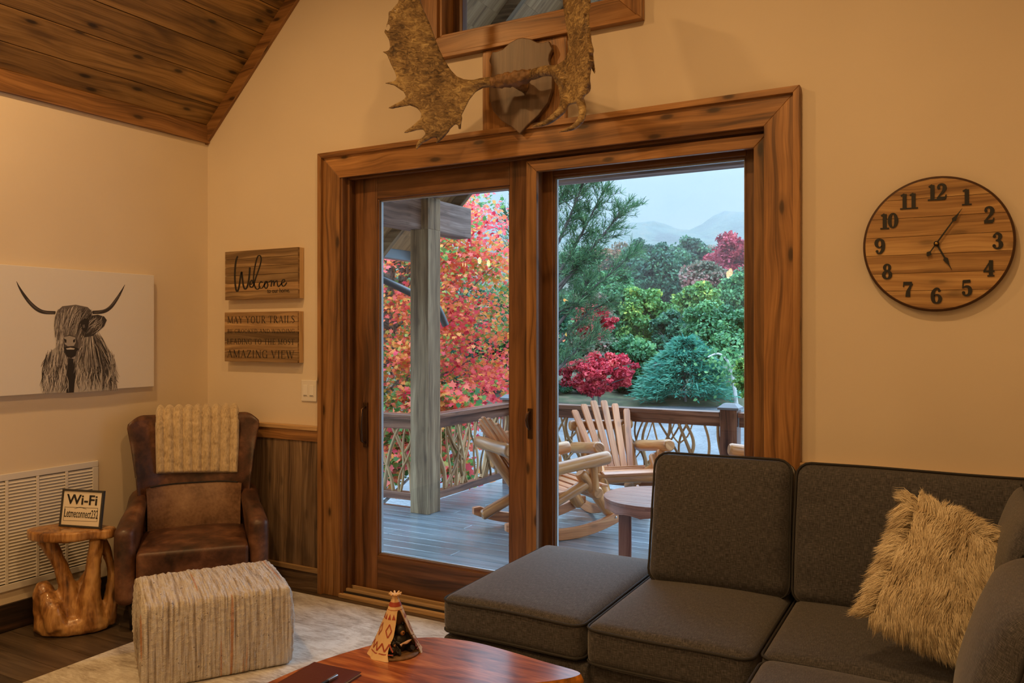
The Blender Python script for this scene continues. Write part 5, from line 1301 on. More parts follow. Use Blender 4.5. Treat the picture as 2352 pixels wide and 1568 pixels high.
tpz = empty('timber_post', (-4.155, 5.885, DK), 0, 'big square rough-sawn timber porch post standing on the deck', 'post')
m1 = MB(); m1.box((-.095, -.095, 0), (.095, .095, 2.436-DK)); m1.build('post_shaft', M['timber'], tpz, bevel=.004)
m1 = MB(); m1.box((.022, -.095, 2.436-DK), (.095, .095, 2.715-DK), axis=2); m1.build('post_tenon', M['timber'], tpz, bevel=.003)
m1 = MB(); m1.box((-4.33, 3.82, 2.437), (-4.134, 6.62, 2.727)); tag(m1.build('porch_beam', M['beam'], bevel=.008), 'thick grey-brown porch beam resting on the timber post', 'beam')
m1 = MB(); m1.box((-4.33, 5.84, 2.73), (1.5, 5.97, 2.96)); tag(m1.build('porch_header', M['beam'], bevel=.008), 'long dark header beam across the top of the porch view', 'beam')
# porch roof
mb = MB(); 
for sgn in (0, 1):
    x = -4.82
    while x < PEAKX:
        x2 = min(x+.13, PEAKX)
        A = [(x+.001, 2.885+sl*(x-LX)), (x2-.001, 2.885+sl*(x2-LX)), (x2-.001, 2.91+sl*(x2-LX)), (x+.001, 2.91+sl*(x-LX))]
        if sgn: A = [(2*PEAKX-a, b) for a, b in A][::-1]
        mb.prism(A, 3.83, 6.70, toxz); x = x2
tag(mb.build('porch_roof_boards', M['soffit']), kind='structure')
mb = MB()
for sgn in (0, 1):
    A = [(-4.85, 2.912+sl*(-4.85-LX)), (PEAKX, 2.912+sl*(PEAKX-LX)), (PEAKX, 2.99+sl*(PEAKX-LX)), (-4.85, 2.99+sl*(-4.85-LX))]
    if sgn: A = [(2*PEAKX-a, b) for a, b in A][::-1]
    mb.prism(A, 3.83, 6.75, toxz)
tag(mb.build('porch_roof', M['darkmetal']), kind='structure')
mb = MB()
for yy in (4.1, 4.75, 5.4, 6.05, 6.6):
    for sgn in (0, 1):
        A = [(-4.80, 2.75+sl*(-4.80-LX)), (PEAKX, 2.75+sl*(PEAKX-LX)), (PEAKX, 2.884+sl*(PEAKX-LX)), (-4.80, 2.884+sl*(-4.80-LX))]
        if sgn: A = [(2*PEAKX-a, b) for a, b in A][::-1]
        mb.prism(A, yy, yy+.055, toxz)
tag(mb.build('porch_rafters', M['timber'], bevel=.003), kind='structure')
m1 = MB(); m1.box((-4.93, 3.83, 2.25), (-4.83, 6.75, 2.36)); tag(m1.build('gutter', M['bluegrey'], bevel=.006), 'blue-grey metal gutter along the low eave left of the timber post', 'gutter')
m1 = MB(); m1.tube(crom([(-4.88, 5.55, 2.25), (-4.86, 5.70, 2.17), (-4.80, 5.95, 2.075), (-4.70, 6.42, 1.915), (-4.62, 6.7, 1.82), (-4.55, 6.8, 1.6)], 4), .036, 12); tag(m1.build('downspout', M['darkmetal']), 'round dark metal downspout slanting down from the gutter', 'pipe')

# ------------------------------------------------------------------ log rocking chairs
def log(m1, a, b, r0, r1=None, tone=None):
    r1 = r1 or r0; a, b = Vector(a), Vector(b); d = (b-a); n = 7; e = .02/d.length
    ts = [0, e*.4, e*1.2]+[k/n for k in range(1, n)]+[1-e*1.2, 1-e*.4, 1]
    rr = []
    for i, t in enumerate(ts):
        r = r0+(r1-r0)*t; r *= 1+.04*math.sin(t*9+a.x*20)
        if i in (0, len(ts)-1): r *= .74
        elif i in (1, len(ts)-2): r *= .92
        rr.append(r)
    m1.tube([a+d*t for t in ts], rr, 14, tone=tone)
def make_chair(nm, loc, rz, label):
    root = empty(nm, (loc[0], loc[1], DK), rz, label, 'rocking chair')
    W2_ = .315
    def part(n, a, b, r0, r1=None):
        m1 = MB(); log(m1, a, b, r0*1.15, (r1 or r0)*1.15); return m1.build(n, M['log'], root)
    for s in (-1, 1):
        x = s*W2_
        # rocker runner
        m1 = MB(); pts = []
        K = 18
        for k in range(K+1):
            y = -.52+1.05*k/K; pts.append((y, .0+.155*(y/.52)**2*.75+.002))
        top = [(y, z+.085-(.030 if k in (0, K) else 0)) for k, (y, z) in enumerate(pts)][::-1]
        m1.prism(pts+top, x-.020, x+.020, lambda a, b, h: (h, a, b)); rk = m1.build('rocker_runner', M['slat'], root, bevel=.006)
        for yy in (-.42, .43):
            m1 = MB(); ball(m1, (x+s*.021, yy, .135), .010, 6); m1.build('bolt', M['steel'], rk)
        part('front_leg', (x-s*.045, .455, .115), (x-s*.045, .14, .500), .043, .040)
        part('rear_leg', (x-s*.045, -.46, .110), (x-s*.045, .21, .415), .038, .036)
        part('arm_rest', (x+s*.008, -.35, .515), (x+s*.008, .375, .610), .043, .046)
        part('back_post', (x-s*.10, -.10, .20), (x-s*.085, -.44, .70), .040, .038)
        part('arm_post', (x-s*.02, .26, .34), (x-s*.02, .245, .560), .034, .030)
    part('back_cross_log', (-.315, -.475, .705), (.315, -.475, .705), .041, .044)
    part('seat_front_log', (-.33, .275, .335), (.33, .275, .335), .046, .044)
    part('seat_rear_log', (-.29, -.14, .25), (.29, -.14, .25), .036)
    for i in range(6):
        f = (i-2.5)/2.5; m1 = MB(); xb, xt = f*.155, f*.265; hh = [.85, .90, .93, .93, .90, .85][i]
        n = Vector((0, -.86, -.5)); a = Vector((xb, -.115, .345)); b = Vector((xt, -.115-.455*(hh-.345)/.62, hh)); d = (b-a).normalized(); sd = Vector((1, 0, 0)); nn = d.cross(sd).normalized()
        c = []
        for (t, w) in ((a, .030), (b-d*.02, .033), (b, .024)):
            c.append([t-sd*w, t+sd*w])
        vs = [c[0][0], c[0][1], c[1][1], c[2][1], c[2][0], c[1][0]]
        n6 = 6; V8 = [tuple(v+nn*.010) for v in vs]+[tuple(v-nn*.010) for v in vs]; L = (b-a).length
        uo = RND.random()*20; uv6 = [(0+uo, 0), (0+uo, .06), (L-.02+uo, .06), (L+uo, .05), (L+uo, .01), (L-.02+uo, 0)]
        m1.add(V8, [tuple(range(6)), tuple(range(6, 12))[::-1]]+[(k, 6+k, 6+(k+1) % 6, (k+1) % 6) for k in range(6)], [uv6, uv6[::-1]]+[[uv6[k], uv6[k], uv6[(k+1) % 6], uv6[(k+1) % 6]] for k in range(6)])
        m1.build('back_slat', M['slat'], root, bevel=.003)
    for i in range(7):
        t = i/6; y = -.10+.46*t; z = .345-.025*math.sin(t*math.pi)+.055*t-.03*max(0, t-.8)/.2; rot = math.radians(8-20*max(0, t-.75)/.25)
        m1 = MB(); m1.box((-.285, -.030, -.010), (.285, .030, .010), M=Matrix.Translation((0, y, z+.012)) @ Matrix.Rotation(rot, 4, 'X')); m1.build('seat_slat', M['slat'], root, bevel=.004)
    return root
# local +y is the way the sitter faces
ch1 = make_chair('rocking_chair', (-2.90, 5.80), math.atan2(.815, .585)-math.pi/2, 'log rocking chair on the deck seen side-on, facing away from the house')
fA = Vector((.897, -.44)); 
def dup(src, loc, rz, label):
    c = copy_tree(src); c.location = (loc[0], loc[1], DK); c.rotation_euler = (0, 0, rz); c['label'] = label; return c
dup(ch1, (-2.70, 6.84), math.atan2(-.73, .68)-math.pi/2, 'log rocking chair with six fanned back slats facing the house')
dup(ch1, (-1.22, 6.72), math.atan2(-.5, -.86)-math.pi/2, 'log rocking chair at the far right, only its arm end showing past the railing post')

# round table
tb_ = empty('round_table', (-1.85, 5.44, DK), 0, 'low round reddish wooden deck table beside the rocking chairs', 'table')
RT = .385
m1 = MB()
for i in range(7):
    a, b = -RT+2*RT*i/7+.0015, -RT+2*RT*(i+1)/7-.0015; pts = []
    for k in range(9):
        z = a+(b-a)*k/8; pts.append((math.sqrt(max(RT*RT-z*z, 1e-6)), z))
    for k in range(8, -1, -1):
        z = a+(b-a)*k/8; pts.append((-math.sqrt(max(RT*RT-z*z, 1e-6)), z))
    m1.prism(pts, .415, .442)
TBW = wood('wet_redwood', srgb(110, 66, 54), srgb(166, 112, 94), srgb(192, 140, 120), knots=.2, stain=.4, rough=.28, tonevar=.2)
m1.build('table_top', TBW, tb_, bevel=.003)
m1 = MB(); n = 72; pts = [(RT*.985*math.cos(2*math.pi*k/n), RT*.985*math.sin(2*math.pi*k/n)) for k in range(n)]
vs = []
for k in range(n):
    low = .355+.014*abs(math.sin(k/n*math.pi*12)); x, y = pts[k]
    vs += [(x, y, .415), (x, y, low), (x*.93, y*.93, low), (x*.93, y*.93, .415)]
fs = []
for k in range(n):
    j = (k+1) % n
    for q in range(4): fs.append((k*4+q, j*4+q, j*4+(q+1) % 4, k*4+(q+1) % 4))
m1.add(vs, fs, [[(k*.02, 0), (k*.02+.02, 0), (k*.02+.02, .06), (k*.02, .06)] for k in range(n) for q in range(4)]); m1.build('scalloped_apron', TBW, tb_)
for a in (20, 110, 200, 290):
    m1 = MB(); m1.box((-.045, -.045, 0), (.045, .045, .413), M=Matrix.Translation((.235*math.cos(math.radians(a)), .235*math.sin(math.radians(a)), 0)) @ Matrix.Rotation(math.radians(a), 4, 'Z')); m1.build('leg', TBW, tb_, bevel=.01)

# ================================================================== landscape
Vf = Vector((-SA, CA, 0)); Rf = Vector((CA, SA, 0))
def wp(px, py, D):
    """the world point at view depth D behind a pixel of the photograph"""
    u = (px-1176)/FPX; return Vf*D + Rf*(u*D) + Vector((0, 0, EYE-(py-766)*D/FPX))
def terr(D): return -2.6 + (0 if D < 46 else (D-46)*.13)
def gravel():
    g = N('wet_gravel'); tc = g.n('ShaderNodeTexCoord')
    a = g.noise(tc.outputs['Object'], .35, 4, .6); b = g.noise(tc.outputs['Object'], 9, 5, .7); f = g.math('ADD', g.math('MULTIPLY', a, .5), g.math('MULTIPLY', b, .5))
    g.col(g.ramp(f, [(0.36, (.035, .038, .045, 1)), (0.5, (.085, .09, .10, 1)), (0.64, (.17, .18, .19, 1))])); g.rough(.6); g.bump(b, .6, .03); return g.m
def soil():
    g = N('forest_floor'); tc = g.n('ShaderNodeTexCoord'); a = g.noise(tc.outputs['Object'], .8, 5, .65)
    g.col(g.ramp(a, [(0.35, (.04, .035, .02, 1)), (0.5, (.07, .08, .035, 1)), (0.65, (.14, .10, .06, 1))])); g.rough(.9); return g.m
m1 = MB()
def gp(u, v):
    s = -60+120*u; D = 3.9+42*v*v if False else 2+44*v
    p = Vf*D+Rf*s; return (p.x, p.y, -2.6+.10*mnoise.noise(Vector((p.x*.15, p.y*.15, 0))))
m1.grid(gp, 40, 24); tag(m1.build('ground', gravel()), kind='structure')
m1 = MB()
def hp_(u, v):
    s = (-60+120*u)*(1+2.2*v); D = 45.5+150*v; p = Vf*D+Rf*s; return (p.x, p.y, terr(D)+.5*mnoise.noise(Vector((p.x*.05, p.y*.05, 0)))*(v > 0))
m1.grid(hp_, 50, 30); tag(m1.build('hillside', soil()), kind='structure')
m1 = MB()
def mt(u, v):
    s = -330+660*u; D = 206+170*v; p = Vf*D+Rf*s; h = 16+36*v + 20*mnoise.noise(Vector((s*.010, v*1.3, 5)))+9*mnoise.noise(Vector((s*.045, v*5, 2)))*(.3+v)
    return (p.x, p.y, h)
def mtm():
    g = N('distant_forested_ridge'); tc = g.n('ShaderNodeTexCoord'); a = g.noise(tc.outputs['Object'], .09, 6, .7)
    g.col(g.ramp(a, [(0.38, (.02, .05, .05, 1)), (0.52, (.06, .12, .09, 1)), (0.64, (.15, .14, .09, 1))])); g.rough(1.0); g.bump(a, 1.0, 6.0); return g.m
m1.grid(mt, 120, 50); tag(m1.build('mountain_ridge', mtm()), kind='structure')

# ---- leaf meshes
MAPLE = np.array([(0,-.38),(.16,-.26),(.44,-.24),(.30,0),(.50,.22),(.20,.20),(0,.55),(-.20,.20),(-.50,.22),(-.30,0),(-.44,-.24),(-.16,-.26)])
OVAL = np.array([(0,-.5),(.30,-.08),(.22,.30),(0,.5),(-.22,.30),(-.30,-.08)])
RHOMB = np.array([(0,-.5),(.36,0),(0,.5),(-.36,0)])
BLADE = np.array([(-.03,0),(.03,0),(.0,1.0)])
def leaf_mesh(name, mat, pos, nrm, size, tone, tmpl, up=None, bend=.25, rng=None):
    n = len(pos); k = len(tmpl); rng = rng or np.random.default_rng(1)
    nrm = nrm/np.linalg.norm(nrm, axis=1, keepdims=True)
    if up is None:
        up = rng.normal(size=(n, 3))
    t = np.cross(nrm, up); t /= np.linalg.norm(t, axis=1, keepdims=True)+1e-9; b = np.cross(t, nrm)
    V = pos[:, None, :] + (t[:, None, :]*tmpl[None, :, 0:1] + b[:, None, :]*tmpl[None, :, 1:2] - nrm[:, None, :]*(bend*np.abs(tmpl[None, :, 0:1])))*size[:, None, None]
    me = bpy.data.meshes.new(name); me.vertices.add(n*k); me.vertices.foreach_set('co', V.reshape(-1).astype(np.float32))
    me.loops.add(n*k); me.loops.foreach_set('vertex_index', np.arange(n*k, dtype=np.int32))
    me.polygons.add(n); me.polygons.foreach_set('loop_start', np.arange(0, n*k, k, dtype=np.int32)); me.polygons.foreach_set('loop_total', np.full(n, k, dtype=np.int32))
    me.update(calc_edges=True); at_ = me.attributes.new('tone', 'FLOAT', 'FACE'); at_.data.foreach_set('value', np.clip(tone, 0, 1).astype(np.float32))
    me.materials.append(mat); return me
def leaf_mat(name, stops, trans=.35):
    g = N(name); a = g.n('ShaderNodeAttribute'); a.attribute_name = 'tone'; c = g.ramp(a.outputs['Fac'], stops)
    g.col(c); g.rough(.55); tr = g.nt.nodes.new('ShaderNodeBsdfTranslucent'); g.put(tr.inputs[0], c)
    mx = g.nt.nodes.new('ShaderNodeMixShader'); mx.inputs[0].default_value = trans
    g.nt.links.new(g.bs.outputs[0], mx.inputs[1]); g.nt.links.new(tr.outputs[0], mx.inputs[2]); g.nt.links.new(mx.outputs[0], g.out.inputs[0]); return g.m
C = srgb
PAL = {
 'crimson': leaf_mat('crimson_leaves', [(0, C(120, 24, 44)), (.4, C(196, 44, 66)), (.7, C(226, 84, 96)), (1, C(236, 130, 110))]),
 'red': leaf_mat('red_leaves', [(0, C(104, 30, 48)), (.5, C(184, 54, 78)), (1, C(212, 104, 104))]),
 'yellow': leaf_mat('yellow_green_leaves', [(0, C(56, 104, 52)), (.45, C(96, 148, 76)), (.72, C(150, 180, 84)), (1, C(214, 206, 92))]),
 'green': leaf_mat('mid_green_leaves', [(0, C(36, 84, 62)), (.5, C(78, 136, 88)), (1, C(134, 182, 112))]),
 'deep': leaf_mat('deep_green_leaves', [(0, C(24, 62, 54)), (.5, C(52, 106, 78)), (1, C(98, 146, 96))]),
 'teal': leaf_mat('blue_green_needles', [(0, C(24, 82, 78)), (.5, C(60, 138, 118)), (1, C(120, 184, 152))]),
 'mauve': leaf_mat('dusky_turning_leaves', [(0, C(76, 96, 78)), (.45, C(122, 126, 100)), (.75, C(170, 116, 108)), (1, C(196, 126, 118))]),
 'rust': leaf_mat('rust_leaves', [(0, C(80, 92, 62)), (.5, C(140, 110, 80)), (1, C(190, 122, 88))]),
 'bark': plain('grey_bark', (.16, .14, .13, 1), .9, bump=.5, bscale=12, var=.4),
 'birch': plain('pale_birch_bark', (.55, .55, .53, 1), .8, var=.2, bscale=3)}
def crown(name, mat, R, H, n, leaf, seed, nclump=85, tmpl=OVAL, patch=1.0, csz=1.0):
    """broadleaf crown, base at z=0, made of overlapping leafy clumps on a dome"""
    rng = np.random.default_rng(seed)
    d = rng.normal(size=(nclump, 3)); d /= np.linalg.norm(d, axis=1, keepdims=True); rr = rng.uniform(.45, .86, nclump)[:, None]
    cl = d*rr*np.array([R, R, H/2]) + np.array([0, 0, H/2]); cs = rng.uniform(.16, .36, nclump)*min(R, H/2)*csz; ct = rng.uniform(-.22, .22, nclump)
    ci = rng.integers(0, nclump, n); v = rng.normal(size=(n, 3)); v /= np.linalg.norm(v, axis=1, keepdims=True)
    rad = cs[ci]*rng.uniform(.35, 1.3, n)**.6; pos = cl[ci]+v*rad[:, None]*np.array([1, 1, .72])
    nr = v*.7+rng.normal(size=(n, 3))*.7+np.array([0, 0, .5])
    tone = .48+ct[ci]*patch+rng.normal(size=n)*.16+.18*v[:, 2]*0
    return leaf_mesh(name, mat, pos, nr, leaf*rng.uniform(.7, 1.25, n), tone, tmpl, rng=rng)
def conifer(name, mat, R, H, n, leaf, seed):
    rng = np.random.default_rng(seed); nb = int(n/60); P = []; D_ = []; T = []
    for i in range(nb):
        t = rng.uniform(0, 1)**.8; z = H*(.04+.94*t); a = rng.uniform(0, 2*math.pi); L = R*(1-t)**.75*rng.uniform(.75, 1.1)+.15
        k = rng.uniform(.2, 1, 60)**.6; dr = np.array([math.cos(a), math.sin(a), 0]); sd = np.array([-math.sin(a), math.cos(a), 0])
        sp = rng.normal(size=60)*.20*L*.6*(k)
        p = dr*(k*L)[:, None]+sd*sp[:, None]; p[:, 2] = z - .22*L*k + .30*L*k**2*.6 + rng.normal(size=60)*.05*L
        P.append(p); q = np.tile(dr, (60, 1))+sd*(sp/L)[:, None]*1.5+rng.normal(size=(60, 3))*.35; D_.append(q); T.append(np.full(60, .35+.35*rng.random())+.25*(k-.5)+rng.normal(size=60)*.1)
    P, D_, T = np.concatenate(P), np.concatenate(D_), np.concatenate(T); m = len(P)
    nr = np.cross(D_, rng.normal(size=(m, 3)))+np.array([0, 0, .6])
    tm = np.array([(0,-.1),(.09,.35),(0,1.0),(-.09,.35)])*1.0
    return leaf_mesh(name, mat, P, nr, leaf*rng.uniform(.7, 1.3, m), T, tm, up=-np.cross(D_, nr)*0+D_, bend=0, rng=rng)
def plant_tree(nm, px, top, D, wpx, pal, kind, label, seed, lowpx=None, n=9000, bark='bark', leafk=1.0):
    zb = terr(D); b = wp(px, 766, D); zt = EYE-(top-766)*D/FPX
    if lowpx is None: zl = zb+(zt-zb)*.10
    else: zl = max(zb+.1, EYE-(lowpx-766)*D/FPX)
    R = wpx/2*D/FPX; H = zt-zl
    root = empty(nm, (b.x, b.y, zb), 0, label, 'tree')
    m1 = MB(); rr = random.Random(seed); tz = zl-zb+H*.6
    m1.tube(crom([(0, 0, -.1), (rr.uniform(-.2, .2), rr.uniform(-.2, .2), tz*.5), (0, 0, tz)], 3), [max(.09, H*.02)*(1-.5*k/6) for k in range(7)], 7)
    for k in range(7):
        a = rr.uniform(0, 6.28); z = rr.uniform(.35, .9)*tz; m1.tube([(0, 0, z), (R*.35*math.cos(a), R*.35*math.sin(a), z+H*.12), (R*.65*math.cos(a), R*.65*math.sin(a), z+H*.2)], [.06, .04, .02], 5)
    m1.build('trunk', PAL[bark], root)
    leaf = D*.0046*leafk
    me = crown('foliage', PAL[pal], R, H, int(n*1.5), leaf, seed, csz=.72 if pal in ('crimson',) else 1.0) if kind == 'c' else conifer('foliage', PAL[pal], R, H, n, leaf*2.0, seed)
    o = bpy.data.objects.new('foliage', me); COL.objects.link(o); o.parent = root; o.location = (0, 0, zl-zb); return root
TR = [
 ('red_maple_tree', 1380, 800, 44, 215, 'crimson', 'c', 'low crimson maple just above the far railing left of the blue-green pine', 915, 7000),
 ('red_maple_tree', 1362, 690, 46.5, 120, 'crimson', 'c', 'upper crimson maple crown half hidden by the needled boughs', 790, 3000),
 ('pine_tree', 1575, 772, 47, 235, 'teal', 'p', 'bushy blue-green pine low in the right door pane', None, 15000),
 ('broadleaf_tree', 1640, 678, 54, 190, 'green', 'c', 'large soft green tree rising behind the blue-green pine', None, 11000),
 ('yellow_tree', 1478, 650, 60, 135, 'yellow', 'c', 'rounded yellow-green tree in the middle of the right door pane', None, 9000),
 ('yellow_tree', 1605, 640, 66, 120, 'yellow', 'c', 'smaller yellow-green tree right of the rounded one', None, 7000),
 ('broadleaf_tree', 1525, 548, 84, 150, 'deep', 'c', 'dark green treetop below the mist in the middle of the ridge line', None, 9000),
 ('broadleaf_tree', 1470, 540, 92, 110, 'deep', 'c', 'dark green treetop on the skyline left of the middle one', None, 7000),
 ('red_tree', 1685, 522, 88, 140, 'red', 'c', 'bright red treetop on the skyline at the far right', None, 9000),
 ('turning_tree', 1622, 585, 74, 125, 'mauve', 'c', 'dusky pink-green tree below the bright red treetop', None, 8000),
 ('broadleaf_tree', 1405, 605, 62, 150, 'green', 'c', 'green tree beside the needled boughs in the right door pane', None, 8000),
 ('turning_tree', 1415, 545, 98, 110, 'rust', 'c', 'rust-tinged treetop on the skyline at the left', None, 6000),
 ('broadleaf_tree', 1592, 535, 96, 105, 'deep', 'c', 'dark green treetop on the skyline beside the red one', None, 6000),
 ('turning_tree', 1335, 650, 52, 150, 'mauve', 'c', 'dusky red-green tree behind the needled boughs', None, 8000),
 ('broadleaf_tree', 1318, 560, 80, 140, 'green', 'c', 'green tree high behind the needled boughs', None, 6000),
 ('yellow_tree', 1722, 800, 42, 70, 'yellow', 'c', 'yellow-green young tree at the right edge of the right door pane', None, 4000),
 ('broadleaf_tree', 1712, 610, 70, 130, 'green', 'c', 'green tree below the red treetop at the right edge of the pane', None, 8000),
 ('broadleaf_tree', 1455, 770, 51, 140, 'green', 'c', 'green tree below the rounded yellow one', None, 8000),
 ('broadleaf_tree', 1540, 700, 57, 90, 'deep', 'c', 'narrow dark tree between the two yellow-green ones', None, 5000),
 ('broadleaf_tree', 1055, 620, 46, 200, 'deep', 'c', 'dark green tree behind the nearby maple, right of the timber post', None, 6000),
 ('broadleaf_tree', 1165, 640, 52, 170, 'green', 'c', 'green tree behind the right side of the nearby maple', None, 6000),
 ('broadleaf_tree', 930, 560, 50, 230, 'deep', 'c', 'dark green tree behind the nearby maple, left of the timber post', None, 6000),
 ('broadleaf_tree', 1250, 620, 42, 150, 'deep', 'c', 'dark green tree behind the middle stile of the door', None, 5000),
 ('turning_tree', 1350, 566, 112, 120, 'rust', 'c', 'farthest rust treetop behind the needled boughs', None, 4000),
 ('broadleaf_tree', 1560, 556, 112, 130, 'green', 'c', 'farthest green treetop between the dark skyline trees', None, 5000),
 ('turning_tree', 1650, 560, 108, 120, 'mauve', 'c', 'farthest dusky treetop just left of the red one', None, 5000)]
for i, (nm, px, top, D, w, pal, kd, lb, low, n) in enumerate(TR):
    plant_tree(nm, px, top, D, w, pal, kd, lb, 100+i, low, n)
for i, (px, top, w) in enumerate(((1290, 870, 90), (1350, 880, 80), (1440, 868, 90), (1500, 872, 80), (1640, 880, 90), (1700, 884, 70), (1050, 835, 110), (1130, 850, 90), (960, 850, 110))):
    nmz = ['at the left edge of the right pane', 'under the crimson maple', 'right of the crimson maple', 'left of the blue-green pine', 'under the soft green tree', 'at the right edge of the right pane', 'right of the timber post', 'left of the middle door stile', 'left of the timber post'][i]
    plant_tree('understory_shrub', px, top, 49.5, w, 'deep', 'c', 'dark understory shrub '+nmz, 200+i, None, 2500)
    bpy.data.objects
# pale leaning birch
bp_ = wp(1690, 920, 45); root = empty('birch_tree', (bp_.x, bp_.y, terr(45)), 0, 'slender pale leaning birch trunk at the right edge of the view', 'tree')
m1 = MB(); P_ = [wp(x, y, 45)-Vector((bp_.x, bp_.y, terr(45))) for x, y in ((1693, 925), (1684, 870), (1672, 830), (1650, 812), (1626, 820))]; P_[0].z = -.1
m1.tube(crom([tuple(p) for p in P_], 4), [.12-.005*k for k in range(17)], 7); m1.build('trunk', PAL['birch'], root)
rngb = np.random.default_rng(4); pp = np.array([tuple(P_[2])])+rngb.normal(size=(500, 3))*np.array([.9, .9, .8]); 
o = bpy.data.objects.new('foliage', leaf_mesh('foliage', PAL['green'], pp, rngb.normal(size=(500, 3)), rngb.uniform(.18, .3, 500), rngb.uniform(.2, .9, 500), OVAL, rng=rngb)); COL.objects.link(o); o.parent = root

# ---- the near maple, many-coloured
MD = 10.6; mc = wp(890, 690, MD); mroot = empty('maple_tree', (mc.x, mc.y, -2.6), 0, 'nearby maple with red, orange and green leaves filling the left door pane', 'tree')
rng = np.random.default_rng(77); nC = 330
d = rng.normal(size=(nC, 3)); d /= np.linalg.norm(d, axis=1, keepdims=True)
cen = d*(rng.uniform(.15, 1, nC)**.45)[:, None]*np.array([1.85, 1.5, 2.15]) + np.array([0, 0, 4.45])
ax2 = np.array([[Rf.x, Rf.y, 0], [Vf.x, Vf.y, 0], [0, 0, 1]]); cen = cen @ ax2
nL = 40000; ci = rng.integers(0, nC, nL); pos = cen[ci]+rng.normal(size=(nL, 3))*np.array([.21, .21, .10])
nr = rng.normal(size=(nL, 3))*.6+np.array([0, 0, 1.0])-np.array(Vf)[None, :]*.55
cen_tone = np.array([.5+.55*mnoise.noise(Vector((c[0]*.55+3, c[1]*.55, c[2]*.55)))+.30*mnoise.noise(Vector((c[0]*2, c[1]*2, c[2]*2))) for c in cen])
side = (cen @ np.array([Rf.x, Rf.y, 0])); cen_tone += .12*side-.17
tone = cen_tone[ci]+rng.normal(size=nL)*.17
MPL = leaf_mat('maple_leaves', [(0, C(60, 126, 66)), (.30, C(128, 176, 88)), (.42, C(246, 176, 84)), (.54, C(250, 138, 92)), (.70, C(250, 116, 118)), (.88, C(240, 84, 112)), (1, C(206, 44, 78))], .5)
o = bpy.data.objects.new('foliage', leaf_mesh('foliage', MPL, pos, nr, rng.uniform(.048, .082, nL), tone, MAPLE, rng=rng)); COL.objects.link(o); o.parent = mroot
# low boughs seen through the railing
nC2 = 46; cen2 = np.array([tuple(wp(rng.uniform(870, 1075), rng.uniform(900, 1110), rng.uniform(9.0, 9.8))-Vector((mc.x, mc.y, -2.6))) for _ in range(nC2)])
nL2 = 2600; ci = rng.integers(0, nC2, nL2); pos = cen2[ci]+rng.normal(size=(nL2, 3))*np.array([.12, .12, .07])
o = bpy.data.objects.new('low_bough_foliage', leaf_mesh('low_bough_foliage', MPL, pos, rng.normal(size=(nL2, 3))*.6+np.array([0, 0, 1.0])-np.array(Vf)[None, :]*.55, rng.uniform(.07, .11, nL2), rng.choice([.1, .2, .5, .6, .75], nL2)+rng.normal(size=nL2)*.1, MAPLE, rng=rng)); COL.objects.link(o); o.parent = mroot
m1 = MB(); rr = random.Random(31)
m1.tube(crom([(-.35, -.1, -.05), (-.3, 0, 1.5), (-.15, 0, 3.2), (0, .1, 5.2), (.1, .1, 6.2)], 4), [.13-.006*k for k in range(17)], 10)
for k in range(0, nC, 4):
    c = Vector(tuple(cen[k])); z0 = max(1.8, c.z-rr.uniform(.4, 1.1)); a = Vector((-.25+.08*z0, .02*z0, z0)); md = a.lerp(c, .55)+Vector((0, 0, -.08))
    m1.tube(crom([tuple(a), tuple(md), tuple(c)], 3), [.026, .021, .017, .013, .011, .008, .006], 5)
for k in range(0, nC2, 3):
    c = Vector(tuple(cen2[k])); a = Vector((-.2, 0, 2.0)); m1.tube(crom([tuple(a), tuple(a.lerp(c, .5)+Vector((0, 0, .15))), tuple(c)], 3), [.02, .015, .012, .01, .007, .005, .003], 5)
m1.build('trunk', plain('lichen_bark', (.20, .18, .17, 1), .9, bump=.6, bscale=20, var=.6), mroot)

# ---- the near white pine behind the middle stile
PD = 13.5; pb = wp(1238, 766, PD); proot = empty('white_pine_tree', (pb.x, pb.y, -2.6), 0, 'near long-boughed white pine reaching in from the left of the right door pane', 'tree')
po = Vector((pb.x, pb.y, -2.6)); m1 = MB(); 
m1.tube([wp(1236, 766, PD)*1.0-po+Vector((0, 0, -4.2)), wp(1238, 500, PD)-po, wp(1244, 250, PD)-po], [.17, .12, .06], 9)
boughs = [[(1240,700),(1300,600),(1345,520),(1385,440)], [(1240,720),(1320,620),(1385,540),(1432,478)], [(1240,640),(1290,540),(1320,470),(1340,420)], [(1240,560),(1275,480),(1300,430),(1312,390)],
          [(1240,800),(1320,700),(1400,630),(1450,585)], [(1240,830),(1300,770),(1350,720),(1400,690)], [(1240,880),(1290,840),(1330,800),(1372,770)], [(1240,690),(1290,650),(1320,610),(1350,590)], [(1240,760),(1280,720),(1320,690),(1350,650)],
          [(1240,700),(1200,620),(1180,560),(1170,500)], [(1240,820),(1200,760),(1180,720),(1160,700)], [(1240,640),(1215,560),(1208,500),(1205,450)]]
P_, T_d, TN = [], [], []; rr = random.Random(5)
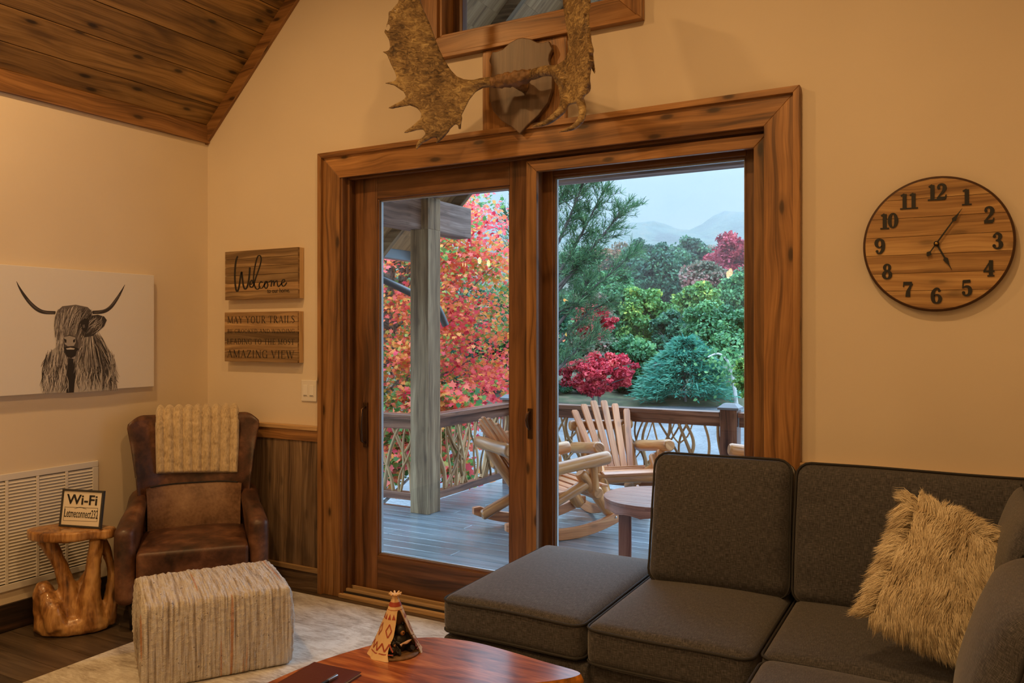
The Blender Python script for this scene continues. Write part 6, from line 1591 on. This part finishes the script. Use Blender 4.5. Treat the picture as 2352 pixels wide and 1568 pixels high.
for bi, b in enumerate(boughs):
    for rep in range(1):
        dd = rr.uniform(-1.1, 1.1)*(rep+.2); q = crom([tuple(wp(x+rep*rr.uniform(-18, 18), y+rep*rr.uniform(-22, 22), PD+dd*i/3)-po) for i, (x, y) in enumerate(b)], 8); n = len(q)
        m1.tube(q, [.030*(1-.8*k/n)+.004 for k in range(n)], 6)
        for k in range(int(n*.30), n):
            for s in range(4):
                a = Vector(q[k]); dr = (Vector(q[min(k+1, n-1)])-Vector(q[k-1])).normalized()
                off = Vector((rr.gauss(0, 1), rr.gauss(0, 1), rr.gauss(0, .6))); off = (off-dr*off.dot(dr)*.6).normalized()*rr.uniform(.06, .34)*(1-.55*abs(k/n-.6))
                e = a+off+dr*.16; m1.tube([tuple(a), tuple(a.lerp(e, .6)), tuple(e)], [.005, .004, .003], 4, cap=False)
                for c in (1.0, .72, .5):
                    ec = a.lerp(e, c); 
                    for _ in range(9 if bi < 4 else 5):
                        v = (dr*.7+off.normalized()*.5+Vector((rr.gauss(0, .6), rr.gauss(0, .6), rr.gauss(0, .6)+.25))).normalized(); P_.append(tuple(ec)); T_d.append(tuple(v)); TN.append(.5+rr.gauss(0, .2))
m1.build('trunk_and_boughs', plain('pine_bark', (.09, .075, .065, 1), .9), proot)
P_, T_d, TN = np.array(P_), np.array(T_d), np.array(TN); rng = np.random.default_rng(3)
nr = np.cross(T_d, rng.normal(size=T_d.shape)); tm = np.array([(-.035,0),(.035,0),(.02,1.0),(-.02,1.0)])
o = bpy.data.objects.new('needles', leaf_mesh('needles', leaf_mat('pine_needles', [(0, C(34, 70, 52)), (.5, C(76, 118, 78)), (1, C(128, 162, 106))], .25), P_, nr, rng.uniform(.10, .15, len(P_)), TN, tm, up=T_d, bend=0, rng=rng)); COL.objects.link(o); o.parent = proot; tag(o, kind='stuff')
for o in bpy.data.objects:
    if o.name.split('.')[0] in ('foliage', 'low_bough_foliage'): o['kind'] = 'stuff'

# ---- mist between the forest and the ridge
def fog(nm, D0, D1, z0, z1, dens):
    m1 = MB(); c = [Vf*D0-Rf*260, Vf*D0+Rf*260, Vf*D1+Rf*460, Vf*D1-Rf*460]
    vs = [(p.x, p.y, z0) for p in c]+[(p.x, p.y, z1) for p in c]
    m1.add(vs, [(0,3,2,1),(4,5,6,7),(0,1,5,4),(1,2,6,5),(2,3,7,6),(3,0,4,7)], [[(0,0)]*4]*6)
    mt_ = bpy.data.materials.new(nm); mt_.use_nodes = True; nt = mt_.node_tree; nt.nodes.clear(); ou = nt.nodes.new('ShaderNodeOutputMaterial'); vo = nt.nodes.new('ShaderNodeVolumeScatter')
    vo.inputs['Density'].default_value = dens; vo.inputs['Color'].default_value = (.42, .34, .33, 1); vo.inputs['Anisotropy'].default_value = .2; nt.links.new(vo.outputs[0], ou.inputs['Volume'])
    o = m1.build(nm, mt_); tag(o, kind='structure')
fog('mist', 126, 205, 1, 21.9, .007)
fog('low_cloud', 135, 205, 22, 80, .036)
fog('thin_mist', 52, 125.5, -1, 34, .0045)
GROUPS = {'rocking_chair': 'log rocking chairs on the deck', 'branch_railing': 'branch-filled railings around the deck', 'railing_post': 'capped railing posts',
          'broadleaf_tree': 'green trees on the far hillside', 'yellow_tree': 'yellow-green trees on the far hillside', 'turning_tree': 'dusky turning trees on the far hillside',
          'red_maple_tree': 'crimson maples beyond the deck', 'understory_shrub': 'dark shrubs at the forest edge', 'candle_chandelier': 'candle chandeliers mirrored in the panes'}
for o in bpy.data.objects:
    g_ = GROUPS.get(o.name.split('.')[0])
    if g_ and o.parent is None: o['group'] = g_
